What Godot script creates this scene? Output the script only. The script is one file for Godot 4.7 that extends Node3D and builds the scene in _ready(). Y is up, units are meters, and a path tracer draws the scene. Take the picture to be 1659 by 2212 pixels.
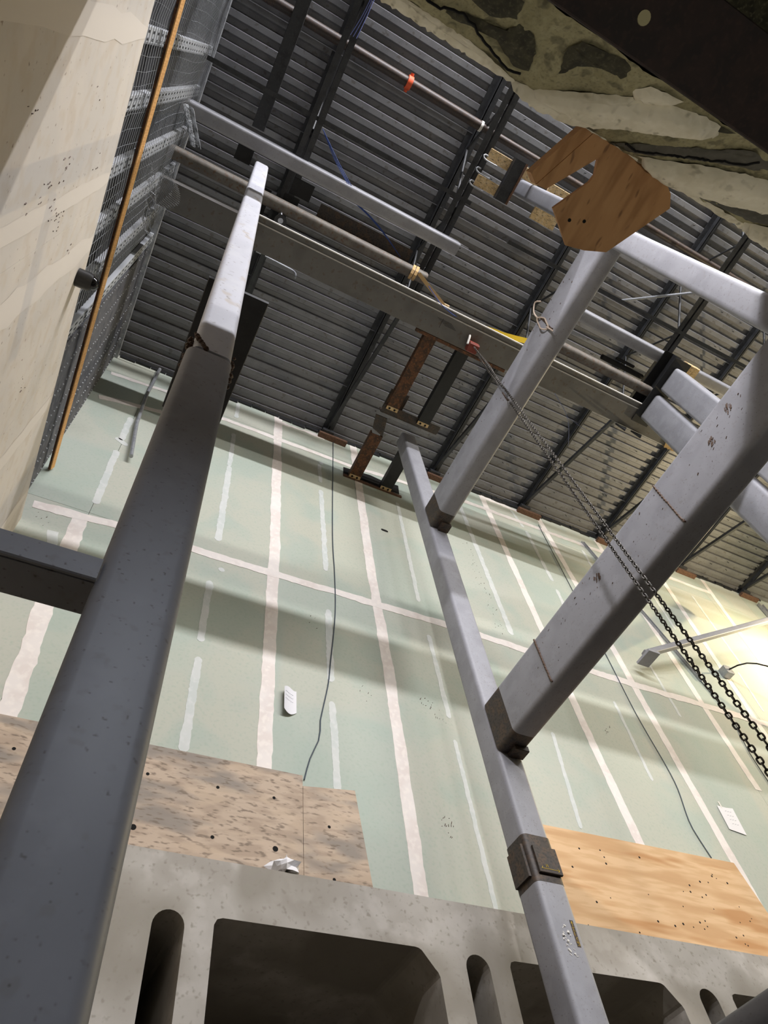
extends Node3D
# Construction hall seen steeply upwards. Metres, y up, the camera's eye is the origin, the hall floor is at y = -1.6.

const WZ := -4.08        # face of the green board wall
const FLOOR := -1.6
var M := {}
var rng := RandomNumberGenerator.new()

func _ready():
	rng.seed = 7
	camera_and_light()
	materials()
	shell()
	ceiling_deck()
	back_wall()
	left_wall()
	concrete_frame()
	plywood_sheets()
	columns()
	frame_beams()
	cross_beams()
	joists()
	roof_small_parts()
	hanger_bars()
	bracket()
	foreground()
	chains()
	straps_and_cords()
	wall_fittings()
	unseen_side()

func camera_and_light():
	var c := Camera3D.new()
	c.name = "camera"
	c.fov = rad_to_deg(2.0 * atan(1106.0 / 1501.64))
	c.near = 0.02
	c.far = 100.0
	c.transform = Transform3D(Basis(Vector3(0.88778196, -0.10724086, 0.44759646), Vector3(-0.32992995, 0.52978347, 0.78132945), Vector3(-0.32091964, -0.84132567, 0.43495023)), Vector3.ZERO)
	add_child(c)
	c.current = true
	var we := WorldEnvironment.new()
	we.name = "world_environment"
	var e := Environment.new()
	e.background_mode = Environment.BG_COLOR
	e.background_color = Color(0.02, 0.02, 0.022)
	e.ambient_light_source = Environment.AMBIENT_SOURCE_DISABLED
	e.tonemap_mode = Environment.TONE_MAPPER_LINEAR
	e.tonemap_exposure = 1.6
	e.sdfgi_enabled = true
	e.ssao_enabled = true
	e.ssil_enabled = true
	we.environment = e
	add_child(we)
	# two long strip lamps under the roof behind the camera, a cool lamp under the mezzanine, a warm work lamp by the far wall
	strip_lamp("long white strip lamp hanging under the roof above the mezzanine", Vector3(2.0, 9.0, 5.5), 5.2, 84.0, Color(0.98, 0.98, 1.0))
	strip_lamp("lower long white strip lamp hanging above the mezzanine", Vector3(6.6, 8.35, 5.5), 5.0, 44.0, Color(1.0, 0.99, 0.97))
	flood_lamp("white flood lamp on the beige wall side, aimed across the hall", Vector3(-0.45, 6.0, 2.4), Vector3(3.0, 4.6, -0.5), 15.5, Color(1.0, 0.99, 1.0), 36.0, Vector3(-0.84, 5.95, 2.45))
	flood_lamp("cool white flood lamp under the mezzanine, behind the fireproofed beam", Vector3(0.25, 2.62, 1.02), Vector3(0.0, 0.2, -1.2), 1.5, Color(0.92, 0.95, 1.0), 52.0, Vector3(0.25, 2.86, 1.1))
	flood_lamp("added unseen floor flood lamp, put in to brighten the fireproofed beam", Vector3(1.6, -1.3, -0.3), Vector3(1.45, 2.5, 0.4), 1.4, Color(1.0, 0.98, 0.93), 33.0, Vector3(1.6, -1.6, -0.35))  # added lamp without a known source, only brightens the fireproofed beam
	lamp("work_lamp", "warm work lamp standing off the green wall", Vector3(11.0, 7.3, -2.7), 10.0, Color(1.0, 0.91, 0.73), 0.10)

func strip_lamp(label: String, at: Vector3, length: float, energy: float, col: Color):
	var t := thing("strip_lamp", label, "lamp", at, "")
	var st := begin()
	box(st, at + Vector3(-length / 2, -0.07, 0.03), at + Vector3(length / 2, 0.07, 0.16), 0.01)
	put("housing", done(st), plain(rgb(200, 200, 200), 0.5), t)
	var gm := plain(col)
	gm.emission_enabled = true
	gm.emission = col
	gm.emission_energy_multiplier = 3.0
	st = begin()
	box(st, at + Vector3(-length / 2 + 0.01, -0.06, 0.012), at + Vector3(length / 2 - 0.01, 0.06, 0.029))
	put("diffuser", done(st), gm, t)
	var l := AreaLight3D.new()
	l.name = "light"
	l.area_size = Vector2(length, 0.12)
	l.light_energy = energy
	l.light_color = col
	l.area_range = 60.0
	l.area_attenuation = 2.0
	l.shadow_enabled = true
	l.rotation_degrees.x = -28.0
	t.add_child(l, true)

func flood_lamp(label: String, at: Vector3, aim: Vector3, energy: float, col: Color, cone: float, mount: Vector3):
	var t := thing("flood_lamp", label, "lamp", at, "")
	var d := (aim - at).normalized()
	var st := begin()
	tube(st, [at - d * 0.02, at - d * 0.16], 0.13, 18)
	put("housing", done(st), plain(rgb(60, 60, 62), 0.5), t)
	var gm := plain(col)
	gm.emission_enabled = true
	gm.emission = col
	gm.emission_energy_multiplier = 3.0
	st = begin()
	tube(st, [at - d * 0.019, at - d * 0.012], 0.12, 18)
	put("glass", done(st), gm, t)
	st = begin()
	tube(st, [at - d * 0.1, mount], 0.02, 8)
	put("arm", done(st), plain(rgb(60, 60, 62), 0.5), t)
	var l := SpotLight3D.new()
	l.name = "light"
	l.light_energy = energy
	l.light_color = col
	l.light_size = 0.12
	l.spot_angle = cone
	l.spot_range = 60.0
	l.spot_attenuation = 2.0
	l.shadow_enabled = true
	l.transform = Transform3D(Basis.looking_at(d, Vector3.UP), d * 0.02)
	t.add_child(l, true)

func lamp(called: String, label: String, at: Vector3, energy: float, col: Color, r: float):
	var t := thing(called, label, "lamp", at, "")
	var bm := StandardMaterial3D.new()
	bm.albedo_color = col
	bm.emission_enabled = true
	bm.emission = col
	bm.emission_energy_multiplier = 3.0
	var s := SphereMesh.new()
	s.radius = r
	s.height = 2 * r
	put("bulb", s, bm, t)
	var hm := StandardMaterial3D.new()
	hm.albedo_color = Color(0.55, 0.55, 0.56)
	hm.metallic = 0.6
	hm.roughness = 0.5
	var st := begin()
	tube(st, [at + Vector3(0, r * 0.9, 0), at + Vector3(0, r * 0.9 + 0.25, 0)], r * 0.7, 14)
	put("housing", done(st), hm, t)
	var l := OmniLight3D.new()
	l.name = "light"
	l.light_energy = energy
	l.light_color = col
	l.light_size = r * 0.5
	l.omni_range = 60.0
	l.omni_attenuation = 2.0
	l.shadow_enabled = true
	t.add_child(l, true)

# ---------------------------------------------------------------- nodes
var names := {}
func numbered(n: String) -> String:
	var k: int = names.get(n, 0)
	names[n] = k + 1
	return n if k == 0 else "%s_%03d" % [n, k]

func tag(o: Node, label: String, category: String, group := ""):
	o.set_meta("label", label)
	o.set_meta("category", category)
	o.set_meta("kind", "thing")
	if group != "":
		o.set_meta("group", group)

func thing(called: String, label: String, category: String, at: Vector3, group := "") -> Node3D:
	var o := Node3D.new()
	o.name = numbered(called)
	add_child(o, true)
	o.position = at
	tag(o, label, category, group)
	return o

func put(called: String, mesh: Mesh, mat: Material, parent: Node = null, label := "") -> MeshInstance3D:
	var o := MeshInstance3D.new()
	o.mesh = mesh
	o.material_override = mat
	if parent == null or parent == self:
		o.name = numbered(called)
		add_child(o, true)
	else:
		o.name = called
		parent.add_child(o, true)
		if parent is Node3D and mesh != null and not (mesh is PrimitiveMesh):
			o.position = -origin_of(parent)     # the meshes are written in hall coordinates
	if label != "":
		o.set_meta("label", label)
	return o

func origin_of(n: Node) -> Vector3:
	var p := Vector3.ZERO
	var k := n
	while k is Node3D and k != self:
		p += k.position
		k = k.get_parent()
	return p

func structure(called: String, mesh: Mesh, mat: Material, label: String) -> MeshInstance3D:
	var o := MeshInstance3D.new()
	o.mesh = mesh
	o.material_override = mat
	o.name = called
	add_child(o, true)
	o.set_meta("kind", "structure")
	o.set_meta("label", label)
	return o

# ---------------------------------------------------------------- shapes (SurfaceTool, hall coordinates)
func begin() -> SurfaceTool:
	var st := SurfaceTool.new()
	st.begin(Mesh.PRIMITIVE_TRIANGLES)
	return st

func done(st: SurfaceTool) -> ArrayMesh:
	return st.commit()

func tri(st: SurfaceTool, a: Vector3, b: Vector3, c: Vector3, na: Vector3, nb: Vector3, nc: Vector3):
	if (b - a).cross(c - a).dot(na + nb + nc) > 0.0:
		var p := b
		b = c
		c = p
		var q := nb
		nb = nc
		nc = q
	st.set_normal(na)
	st.add_vertex(a)
	st.set_normal(nb)
	st.add_vertex(b)
	st.set_normal(nc)
	st.add_vertex(c)

func quad(st: SurfaceTool, a: Vector3, b: Vector3, c: Vector3, d: Vector3, n: Vector3):
	tri(st, a, b, c, n, n, n)
	tri(st, a, c, d, n, n, n)

func box(st: SurfaceTool, lo: Vector3, hi: Vector3, ch := 0.0):
	var c := (lo + hi) * 0.5
	var h := (hi - lo) * 0.5
	if ch <= 0.0:
		for ax in 3:
			for s in [-1.0, 1.0]:
				var n := Vector3.ZERO
				n[ax] = s
				var u := Vector3.ZERO
				u[(ax + 1) % 3] = h[(ax + 1) % 3]
				var v := Vector3.ZERO
				v[(ax + 2) % 3] = h[(ax + 2) % 3]
				var o: Vector3 = c + n * h[ax]
				quad(st, o - u - v, o + u - v, o + u + v, o - u + v, n)
		return
	var longest := 0
	if h.y > h[longest]: longest = 1
	if h.z > h[longest]: longest = 2
	var d := Vector3.ZERO
	d[longest] = h[longest]
	var up := Vector3.UP if longest != 1 else Vector3.FORWARD
	var right := d.normalized().cross(up).normalized()
	prism(st, rr(abs(right.dot(h)) * 2, abs(up.dot(h)) * 2, ch, 1), c - d, c + d, up)

func rr(w: float, h: float, r: float, seg := 4) -> PackedVector2Array:
	var p := PackedVector2Array()
	for q in 4:
		var cx := (w * 0.5 - r) * (1 if q == 0 or q == 3 else -1)
		var cy := (h * 0.5 - r) * (1 if q < 2 else -1)
		for k in seg + 1:
			var a := PI * 0.5 * (q + float(k) / seg)
			p.append(Vector2(cx + r * cos(a), cy + r * sin(a)))
	return p

# a section swept straight from a to b; x of the section runs to the right of the way, y along up
func prism(st: SurfaceTool, prof: PackedVector2Array, a: Vector3, b: Vector3, up: Vector3, caps := true, scale_b := 1.0):
	var d := (b - a).normalized()
	var right := d.cross(up).normalized()
	var u := right.cross(d)
	var n := prof.size()
	var area := 0.0
	for k in n:
		area += prof[k].cross(prof[(k + 1) % n])
	var sg := 1.0 if area > 0 else -1.0
	var en := []
	for k in n:
		var e := prof[(k + 1) % n] - prof[k]
		en.append(Vector2(e.y, -e.x).normalized() * sg)
	for k in n:
		var k2 := (k + 1) % n
		var n0: Vector2 = en[k]
		var n1: Vector2 = en[k]
		var before: Vector2 = en[(k + n - 1) % n]
		var after: Vector2 = en[k2]
		if before.dot(n0) > 0.72: n0 = (before + n0).normalized()
		if after.dot(n1) > 0.72: n1 = (after + n1).normalized()
		var a0 := a + right * prof[k].x + u * prof[k].y
		var a1 := a + right * prof[k2].x + u * prof[k2].y
		var b0 := b + (right * prof[k].x + u * prof[k].y) * scale_b
		var b1 := b + (right * prof[k2].x + u * prof[k2].y) * scale_b
		var m0 := right * n0.x + u * n0.y
		var m1 := right * n1.x + u * n1.y
		tri(st, a0, a1, b1, m0, m1, m1)
		tri(st, a0, b1, b0, m0, m1, m0)
	if caps:
		var ix := Geometry2D.triangulate_polygon(prof)
		for t in range(0, ix.size(), 3):
			var pts := []
			for j in 3:
				var v: Vector2 = prof[ix[t + j]]
				pts.append(right * v.x + u * v.y)
			tri(st, a + pts[0], a + pts[1], a + pts[2], -d, -d, -d)
			tri(st, b + pts[0] * scale_b, b + pts[1] * scale_b, b + pts[2] * scale_b, d, d, d)

# a flat outline (in the plane of ex and ey at o) with a thickness along ex x ey
func slab(st: SurfaceTool, outline: PackedVector2Array, o: Vector3, ex: Vector3, ey: Vector3, thick: float):
	var d := ex.cross(ey).normalized()
	prism(st, outline_for(outline, ex, ey, d), o, o + d * thick, ey)

func outline_for(p: PackedVector2Array, ex: Vector3, ey: Vector3, d: Vector3) -> PackedVector2Array:
	var right := d.cross(ey).normalized()
	var s := signf(right.dot(ex))
	var q := PackedVector2Array()
	for v in p:
		q.append(Vector2(v.x * s, v.y))
	return q

func tube(st: SurfaceTool, pts: Array, r: float, seg := 8, caps := true):
	var rings := []
	var norms := []
	var up := Vector3(0.31, 0.83, 0.46)
	for k in pts.size():
		var d: Vector3 = (pts[mini(k + 1, pts.size() - 1)] - pts[maxi(k - 1, 0)]).normalized()
		if absf(d.dot(up)) > 0.95: up = Vector3(0.9, 0.1, -0.4)
		var x := d.cross(up).normalized()
		up = x.cross(d)
		var ring := []
		var nn := []
		for s in seg:
			var a := TAU * s / seg
			var nrm := x * cos(a) + up * sin(a)
			nn.append(nrm)
			ring.append(pts[k] + nrm * r)
		rings.append(ring)
		norms.append(nn)
	for k in pts.size() - 1:
		for s in seg:
			var t: int = (s + 1) % seg
			tri(st, rings[k][s], rings[k][t], rings[k + 1][t], norms[k][s], norms[k][t], norms[k + 1][t])
			tri(st, rings[k][s], rings[k + 1][t], rings[k + 1][s], norms[k][s], norms[k + 1][t], norms[k + 1][s])
	if caps:
		for e in [0, pts.size() - 1]:
			var d2: Vector3 = (pts[1] - pts[0]).normalized() * -1.0 if e == 0 else (pts[-1] - pts[-2]).normalized()
			for s in seg:
				tri(st, pts[e], rings[e][s], rings[e][(s + 1) % seg], d2, d2, d2)

func curve(pts: Array, n: int) -> Array:
	var c := Curve3D.new()
	for k in pts.size():
		var t: Vector3 = (pts[mini(k + 1, pts.size() - 1)] - pts[maxi(k - 1, 0)]) / 6.0
		c.add_point(pts[k], -t, t)
	var out := []
	var total := c.get_baked_length()
	for k in n + 1:
		out.append(c.sample_baked(total * k / n, true))
	return out

# a woven band along a line, wide along side, thin across it
func band(st: SurfaceTool, pts: Array, width: float, thick: float, side: Vector3):
	for k in pts.size() - 1:
		var a: Vector3 = pts[k]
		var b: Vector3 = pts[k + 1]
		var d := (b - a).normalized()
		var up := d.cross(side).normalized()
		prism(st, PackedVector2Array([Vector2(-width / 2, -thick / 2), Vector2(width / 2, -thick / 2), Vector2(width / 2, thick / 2), Vector2(-width / 2, thick / 2)]), a - d * thick * 0.4, b + d * thick * 0.4, up)

func i_profile(w: float, h: float, tf: float, tw: float) -> PackedVector2Array:
	var a := w / 2
	var b := h / 2
	var t := tw / 2
	return PackedVector2Array([Vector2(-a, -b), Vector2(a, -b), Vector2(a, -b + tf), Vector2(t, -b + tf), Vector2(t, b - tf), Vector2(a, b - tf), Vector2(a, b), Vector2(-a, b), Vector2(-a, b - tf), Vector2(-t, b - tf), Vector2(-t, -b + tf), Vector2(-a, -b + tf)])

func l_profile(w: float, h: float, t: float) -> PackedVector2Array:
	return PackedVector2Array([Vector2(0, 0), Vector2(w, 0), Vector2(w, t), Vector2(t, t), Vector2(t, h), Vector2(0, h)])

# channel whose back lies along y = 0 and whose flanges point to +y
func c_profile(w: float, h: float, t: float) -> PackedVector2Array:
	return PackedVector2Array([Vector2(-w / 2, 0), Vector2(w / 2, 0), Vector2(w / 2, h), Vector2(w / 2 - t, h), Vector2(w / 2 - t, t), Vector2(-w / 2 + t, t), Vector2(-w / 2 + t, h), Vector2(-w / 2, h)])

# ---------------------------------------------------------------- materials
func noise_bytes(seed_: int, freq: float, oct: int, size: int, kind := FastNoiseLite.TYPE_SIMPLEX_SMOOTH) -> PackedByteArray:
	var n := FastNoiseLite.new()
	n.seed = seed_
	n.frequency = freq
	n.noise_type = kind
	n.fractal_octaves = oct
	var im := n.get_seamless_image(size, size)
	im.convert(Image.FORMAT_L8)
	return im.get_data()

# layers: [seed, frequency, octaves, colour, lo, hi, amount, stretch x (whole number)]
func texture(base: Color, layers: Array, size := 512) -> ImageTexture:
	var px := PackedByteArray()
	px.resize(size * size * 3)
	var data := []
	for l in layers:
		data.append(noise_bytes(l[0], l[1], l[2], size))
	for y in size:
		for x in size:
			var r := base.r
			var g := base.g
			var b := base.b
			for k in layers.size():
				var l: Array = layers[k]
				var sx: int = l[7] if l.size() > 7 else 1
				var sy: int = l[8] if l.size() > 8 else 1
				var v: float = data[k][((y * sy) % size) * size + (x * sx) % size] / 255.0
				var t: float = clampf((v - l[4]) / (l[5] - l[4]), 0.0, 1.0) * l[6]
				var c: Color = l[3]
				r += (c.r - r) * t
				g += (c.g - g) * t
				b += (c.b - b) * t
			var o := (y * size + x) * 3
			px[o] = int(clampf(r, 0, 1) * 255)
			px[o + 1] = int(clampf(g, 0, 1) * 255)
			px[o + 2] = int(clampf(b, 0, 1) * 255)
	var im := Image.create_from_data(size, size, false, Image.FORMAT_RGB8, px)
	im.generate_mipmaps()
	return ImageTexture.create_from_image(im)

func mat(tex: Texture2D, scale: Vector3, rough: float, metal := 0.0, tint := Color.WHITE, spec := 0.5) -> StandardMaterial3D:
	var m := StandardMaterial3D.new()
	m.albedo_texture = tex
	m.albedo_color = tint
	m.uv1_triplanar = true
	m.uv1_world_triplanar = true
	m.uv1_scale = scale
	m.roughness = rough
	m.metallic = metal
	m.metallic_specular = spec
	return m

func plain(c: Color, rough := 0.7, metal := 0.0) -> StandardMaterial3D:
	var m := StandardMaterial3D.new()
	m.albedo_color = c
	m.roughness = rough
	m.metallic = metal
	return m

func rgb(r: int, g: int, b: int) -> Color:
	return Color8(r, g, b)

func materials():
	var V := Vector3.ONE
	var steel := texture(rgb(150, 150, 156), [
		[1, 0.006, 3, rgb(138, 138, 144), 0.45, 0.75, 0.6], [2, 0.02, 4, rgb(158, 158, 165), 0.5, 0.8, 0.5],
		[3, 0.05, 3, rgb(132, 128, 126), 0.70, 0.84, 0.4], [4, 0.16, 2, rgb(84, 76, 72), 0.83, 0.90, 0.7]])
	M.steel = mat(steel, V * 0.7, 0.5)
	M.steel_light = mat(texture(rgb(196, 196, 204), [[5, 0.006, 3, rgb(184, 184, 192), 0.45, 0.75, 0.6], [6, 0.02, 4, rgb(206, 206, 210), 0.5, 0.8, 0.5], [7, 0.03, 3, rgb(176, 160, 142), 0.74, 0.88, 0.5], [8, 0.14, 2, rgb(110, 104, 100), 0.84, 0.90, 0.6]], 256), V * 0.7, 0.45)
	var bare := texture(rgb(66, 58, 53), [[11, 0.01, 4, rgb(90, 70, 52), 0.45, 0.7, 0.7], [12, 0.05, 3, rgb(40, 36, 35), 0.5, 0.75, 0.7]])
	M.bare = mat(bare, V * 1.5, 0.55, 0.1)
	var old := texture(rgb(122, 116, 108), [[21, 0.01, 4, rgb(96, 90, 84), 0.4, 0.7, 0.7], [22, 0.04, 3, rgb(104, 74, 52), 0.62, 0.78, 0.7], [23, 0.1, 2, rgb(60, 50, 44), 0.78, 0.86, 0.7]])
	M.old = mat(old, V * 0.8, 0.65)
	var rust := texture(rgb(92, 58, 36), [[31, 0.012, 4, rgb(56, 40, 30), 0.4, 0.7, 0.8], [32, 0.04, 3, rgb(134, 86, 48), 0.55, 0.8, 0.7], [33, 0.1, 2, rgb(170, 130, 80), 0.78, 0.9, 0.6]])
	M.rust = mat(rust, V * 1.2, 0.75)
	var black := texture(rgb(50, 51, 54), [[41, 0.01, 3, rgb(36, 37, 40), 0.45, 0.7, 0.8], [42, 0.06, 3, rgb(74, 72, 70), 0.62, 0.85, 0.6]])
	M.black = mat(black, V * 1.2, 0.5, 0.1)
	M.soot = mat(black, V * 1.2, 0.6, 0.0, Color(0.6, 0.6, 0.6))
	var deck := texture(rgb(122, 122, 125), [[51, 0.008, 3, rgb(106, 106, 110), 0.4, 0.7, 0.6], [52, 0.2, 2, rgb(140, 139, 140), 0.55, 0.8, 0.4], [53, 0.03, 3, rgb(84, 78, 72), 0.7, 0.85, 0.5]])
	M.deck = mat(deck, V * 0.6, 0.5, 0.2)
	for k in 4:
		var t: Array = [rgb(181, 186, 173), rgb(183, 186, 174), rgb(178, 185, 174), rgb(186, 188, 173)]
		var base: Color = t[k]
		var g := texture(base, [[61 + k, 0.004, 3, rgb(189, 188, 174), 0.4, 0.75, 0.7], [65 + k, 0.012, 3, rgb(170, 182, 171), 0.5, 0.8, 0.6], [69, 0.3, 2, rgb(150, 168, 152), 0.6, 0.9, 0.35]], 256)
		M["green%d" % k] = mat(g, V * 0.35, 0.85)
	var mud := texture(rgb(234, 226, 220), [[71, 0.01, 4, rgb(224, 212, 205), 0.45, 0.75, 0.7], [72, 0.06, 3, rgb(244, 236, 228), 0.5, 0.8, 0.6]], 256)
	M.mud = mat(mud, V * 0.8, 0.9)
	var mud2 := texture(rgb(206, 208, 204), [[73, 0.01, 4, rgb(196, 202, 198), 0.45, 0.75, 0.7], [74, 0.06, 3, rgb(216, 216, 214), 0.5, 0.8, 0.6]], 256)
	M.mud_thin = mat(mud2, V * 0.8, 0.9)
	var beige := texture(rgb(205, 197, 187), [[81, 0.006, 4, rgb(213, 203, 191), 0.4, 0.7, 0.7], [82, 0.02, 3, rgb(200, 186, 168), 0.5, 0.8, 0.5], [83, 0.09, 2, rgb(120, 100, 84), 0.86, 0.92, 0.6]])
	M.beige = mat(beige, V * 0.5, 0.85)
	M.beige_mud = plain(rgb(215, 206, 195), 0.9)
	var grey := texture(rgb(92, 92, 96), [[91, 0.008, 4, rgb(70, 70, 76), 0.4, 0.7, 0.8], [92, 0.03, 4, rgb(116, 114, 116), 0.55, 0.8, 0.7], [93, 0.012, 3, rgb(132, 130, 130), 0.68, 0.85, 0.5, 1, 4]])
	M.grey = mat(grey, V * 0.6, 0.8)
	M.galv = mat(texture(rgb(168, 170, 174), [[95, 0.02, 3, rgb(136, 138, 144), 0.4, 0.7, 0.7], [96, 0.08, 3, rgb(186, 188, 192), 0.55, 0.8, 0.6]], 256), V * 1.5, 0.45, 0.4)
	M.stud = plain(rgb(190, 192, 196), 0.5, 0.2)
	var conc := texture(rgb(182, 176, 167), [[101, 0.006, 4, rgb(165, 158, 148), 0.4, 0.7, 0.8], [102, 0.02, 4, rgb(194, 188, 180), 0.5, 0.8, 0.7], [103, 0.08, 3, rgb(138, 131, 118), 0.68, 0.86, 0.6], [104, 0.003, 3, rgb(148, 141, 129), 0.48, 0.72, 0.8]])
	M.conc = mat(conc, V * 0.45, 0.88)
	var grain := texture(rgb(192, 172, 152), [[111, 0.02, 4, rgb(170, 150, 131), 0.4, 0.7, 0.8], [112, 0.006, 3, rgb(140, 132, 124), 0.52, 0.78, 0.8], [113, 0.06, 4, rgb(120, 106, 92), 0.64, 0.80, 0.75], [114, 0.01, 3, rgb(204, 182, 158), 0.6, 0.8, 0.5]])
	M.ply_old = mat(grain, Vector3(0.3, 1.0, 0.3), 0.85)
	var fresh := texture(rgb(216, 180, 138), [[121, 0.008, 3, rgb(192, 150, 106), 0.45, 0.72, 0.8], [122, 0.03, 4, rgb(200, 160, 116), 0.45, 0.75, 0.6], [123, 0.006, 4, rgb(182, 132, 84), 0.62, 0.80, 0.8]])
	M.ply_new = mat(fresh, Vector3(0.16, 1.1, 0.16), 0.75)
	var umber := texture(rgb(186, 140, 92), [[131, 0.008, 3, rgb(156, 112, 68), 0.45, 0.75, 0.8, 2, 1], [132, 0.03, 3, rgb(198, 154, 106), 0.5, 0.85, 0.4], [133, 0.04, 2, rgb(110, 76, 48), 0.78, 0.88, 0.6]])
	M.ply_brown = mat(umber, Vector3(1.3, 1.0, 0.4), 0.7)
	M.timber = mat(texture(rgb(232, 178, 112), [[141, 0.02, 3, rgb(206, 148, 86), 0.45, 0.7, 0.8, 6, 1]], 256), V * 2.0, 0.7)
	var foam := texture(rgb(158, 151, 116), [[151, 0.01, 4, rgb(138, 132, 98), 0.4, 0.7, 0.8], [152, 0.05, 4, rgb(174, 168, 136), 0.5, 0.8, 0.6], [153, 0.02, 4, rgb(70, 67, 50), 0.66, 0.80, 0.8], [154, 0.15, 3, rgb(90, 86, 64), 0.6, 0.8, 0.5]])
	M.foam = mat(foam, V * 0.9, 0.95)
	M.foam_lit = mat(texture(rgb(232, 225, 202), [[155, 0.02, 4, rgb(214, 206, 180), 0.4, 0.7, 0.8], [156, 0.08, 4, rgb(242, 236, 218), 0.5, 0.8, 0.6], [157, 0.05, 3, rgb(120, 114, 90), 0.74, 0.86, 0.6]], 256), V * 1.3, 0.95)  # light on the raised fireproofing put into the colour
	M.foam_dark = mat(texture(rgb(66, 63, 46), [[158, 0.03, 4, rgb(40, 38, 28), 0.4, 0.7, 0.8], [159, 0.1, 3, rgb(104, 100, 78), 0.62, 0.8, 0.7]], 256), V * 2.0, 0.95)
	M.foam_shade = mat(texture(rgb(92, 89, 80), [[160, 0.02, 4, rgb(74, 72, 64), 0.4, 0.7, 0.8], [165, 0.1, 3, rgb(112, 108, 96), 0.6, 0.8, 0.6]], 256), V * 1.5, 0.95)  # shade of the hollows between tongues put into the colour
	M.flange = mat(texture(rgb(44, 30, 26), [[161, 0.02, 3, rgb(30, 22, 20), 0.4, 0.7, 0.8], [162, 0.1, 2, rgb(60, 42, 36), 0.6, 0.8, 0.5]], 256), V * 1.5, 0.75)
	M.cream = mat(texture(rgb(214, 184, 136), [[171, 0.04, 4, rgb(150, 128, 98), 0.6, 0.8, 0.6], [172, 0.02, 3, rgb(228, 206, 170), 0.5, 0.8, 0.6], [173, 0.03, 3, rgb(60, 50, 42), 0.72, 0.84, 0.7, 1, 3]], 256), V * 2.5, 0.7)
	M.brick = mat(texture(rgb(104, 76, 60), [[181, 0.03, 3, rgb(80, 58, 48), 0.4, 0.7, 0.8], [182, 0.1, 3, rgb(160, 120, 90), 0.6, 0.8, 0.6]], 256), V * 3.0, 0.9)
	M.floor = mat(grey, V * 0.4, 0.85)
	M.backing = mat(grey, V * 0.6, 0.85, 0.0, Color(0.42, 0.42, 0.43))
	M.paper = plain(rgb(232, 230, 232), 0.8)
	M.ink = plain(rgb(120, 122, 134), 0.8)
	M.yellow_ink = plain(rgb(206, 176, 64), 0.8)
	M.white_paint = plain(rgb(226, 222, 216), 0.7)
	M.strap = plain(rgb(206, 172, 122), 0.9)
	M.strap_yellow = plain(rgb(240, 200, 40), 0.7)
	M.blue = plain(rgb(52, 78, 150), 0.6)
	M.wire = plain(rgb(58, 70, 82), 0.6)
	M.chain = plain(rgb(96, 92, 88), 0.38, 0.75)
	M.orange = plain(rgb(222, 88, 44), 0.6)
	M.red = plain(rgb(122, 52, 40), 0.65)
	M.grey_brown = mat(texture(rgb(106, 103, 100), [[24, 0.008, 3, rgb(94, 91, 88), 0.45, 0.75, 0.7], [25, 0.03, 3, rgb(116, 113, 110), 0.5, 0.8, 0.5], [26, 0.06, 3, rgb(92, 78, 64), 0.72, 0.84, 0.6]], 256), V * 0.7, 0.55)
	M.pipe = mat(bare, V * 2.0, 0.5, 0.0, Color(0.9, 0.85, 0.85))
	M.plastic = plain(rgb(24, 24, 26), 0.35)
	M.gloss = plain(rgb(12, 12, 14), 0.08)
	M.hole = plain(rgb(10, 9, 8), 0.95)
	M.bead = plain(rgb(84, 64, 50), 0.55, 0.3)

# ---------------------------------------------------------------- the hall
func roof(x: float) -> float:
	return 9.55 + 0.04 * x

func shell():
	var st := begin()
	box(st, Vector3(-1.2, FLOOR - 0.2, -4.4), Vector3(14.2, FLOOR, 9.2))
	structure("floor", done(st), M.floor, "concrete hall floor")
	st = begin()
	box(st, Vector3(14.0, FLOOR, -4.4), Vector3(14.2, 10.4, 9.2))
	structure("wall_right", done(st), M.green1, "far end wall of the hall")
	st = begin()
	box(st, Vector3(-1.2, FLOOR, 9.0), Vector3(14.2, 10.4, 9.2))
	structure("wall_rear", done(st), M.green2, "wall behind the photographer")
	st = begin()
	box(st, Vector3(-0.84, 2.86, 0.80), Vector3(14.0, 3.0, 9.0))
	structure("floor_mezzanine", done(st), M.foam_dark, "concrete mezzanine floor above the photographer")

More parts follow.
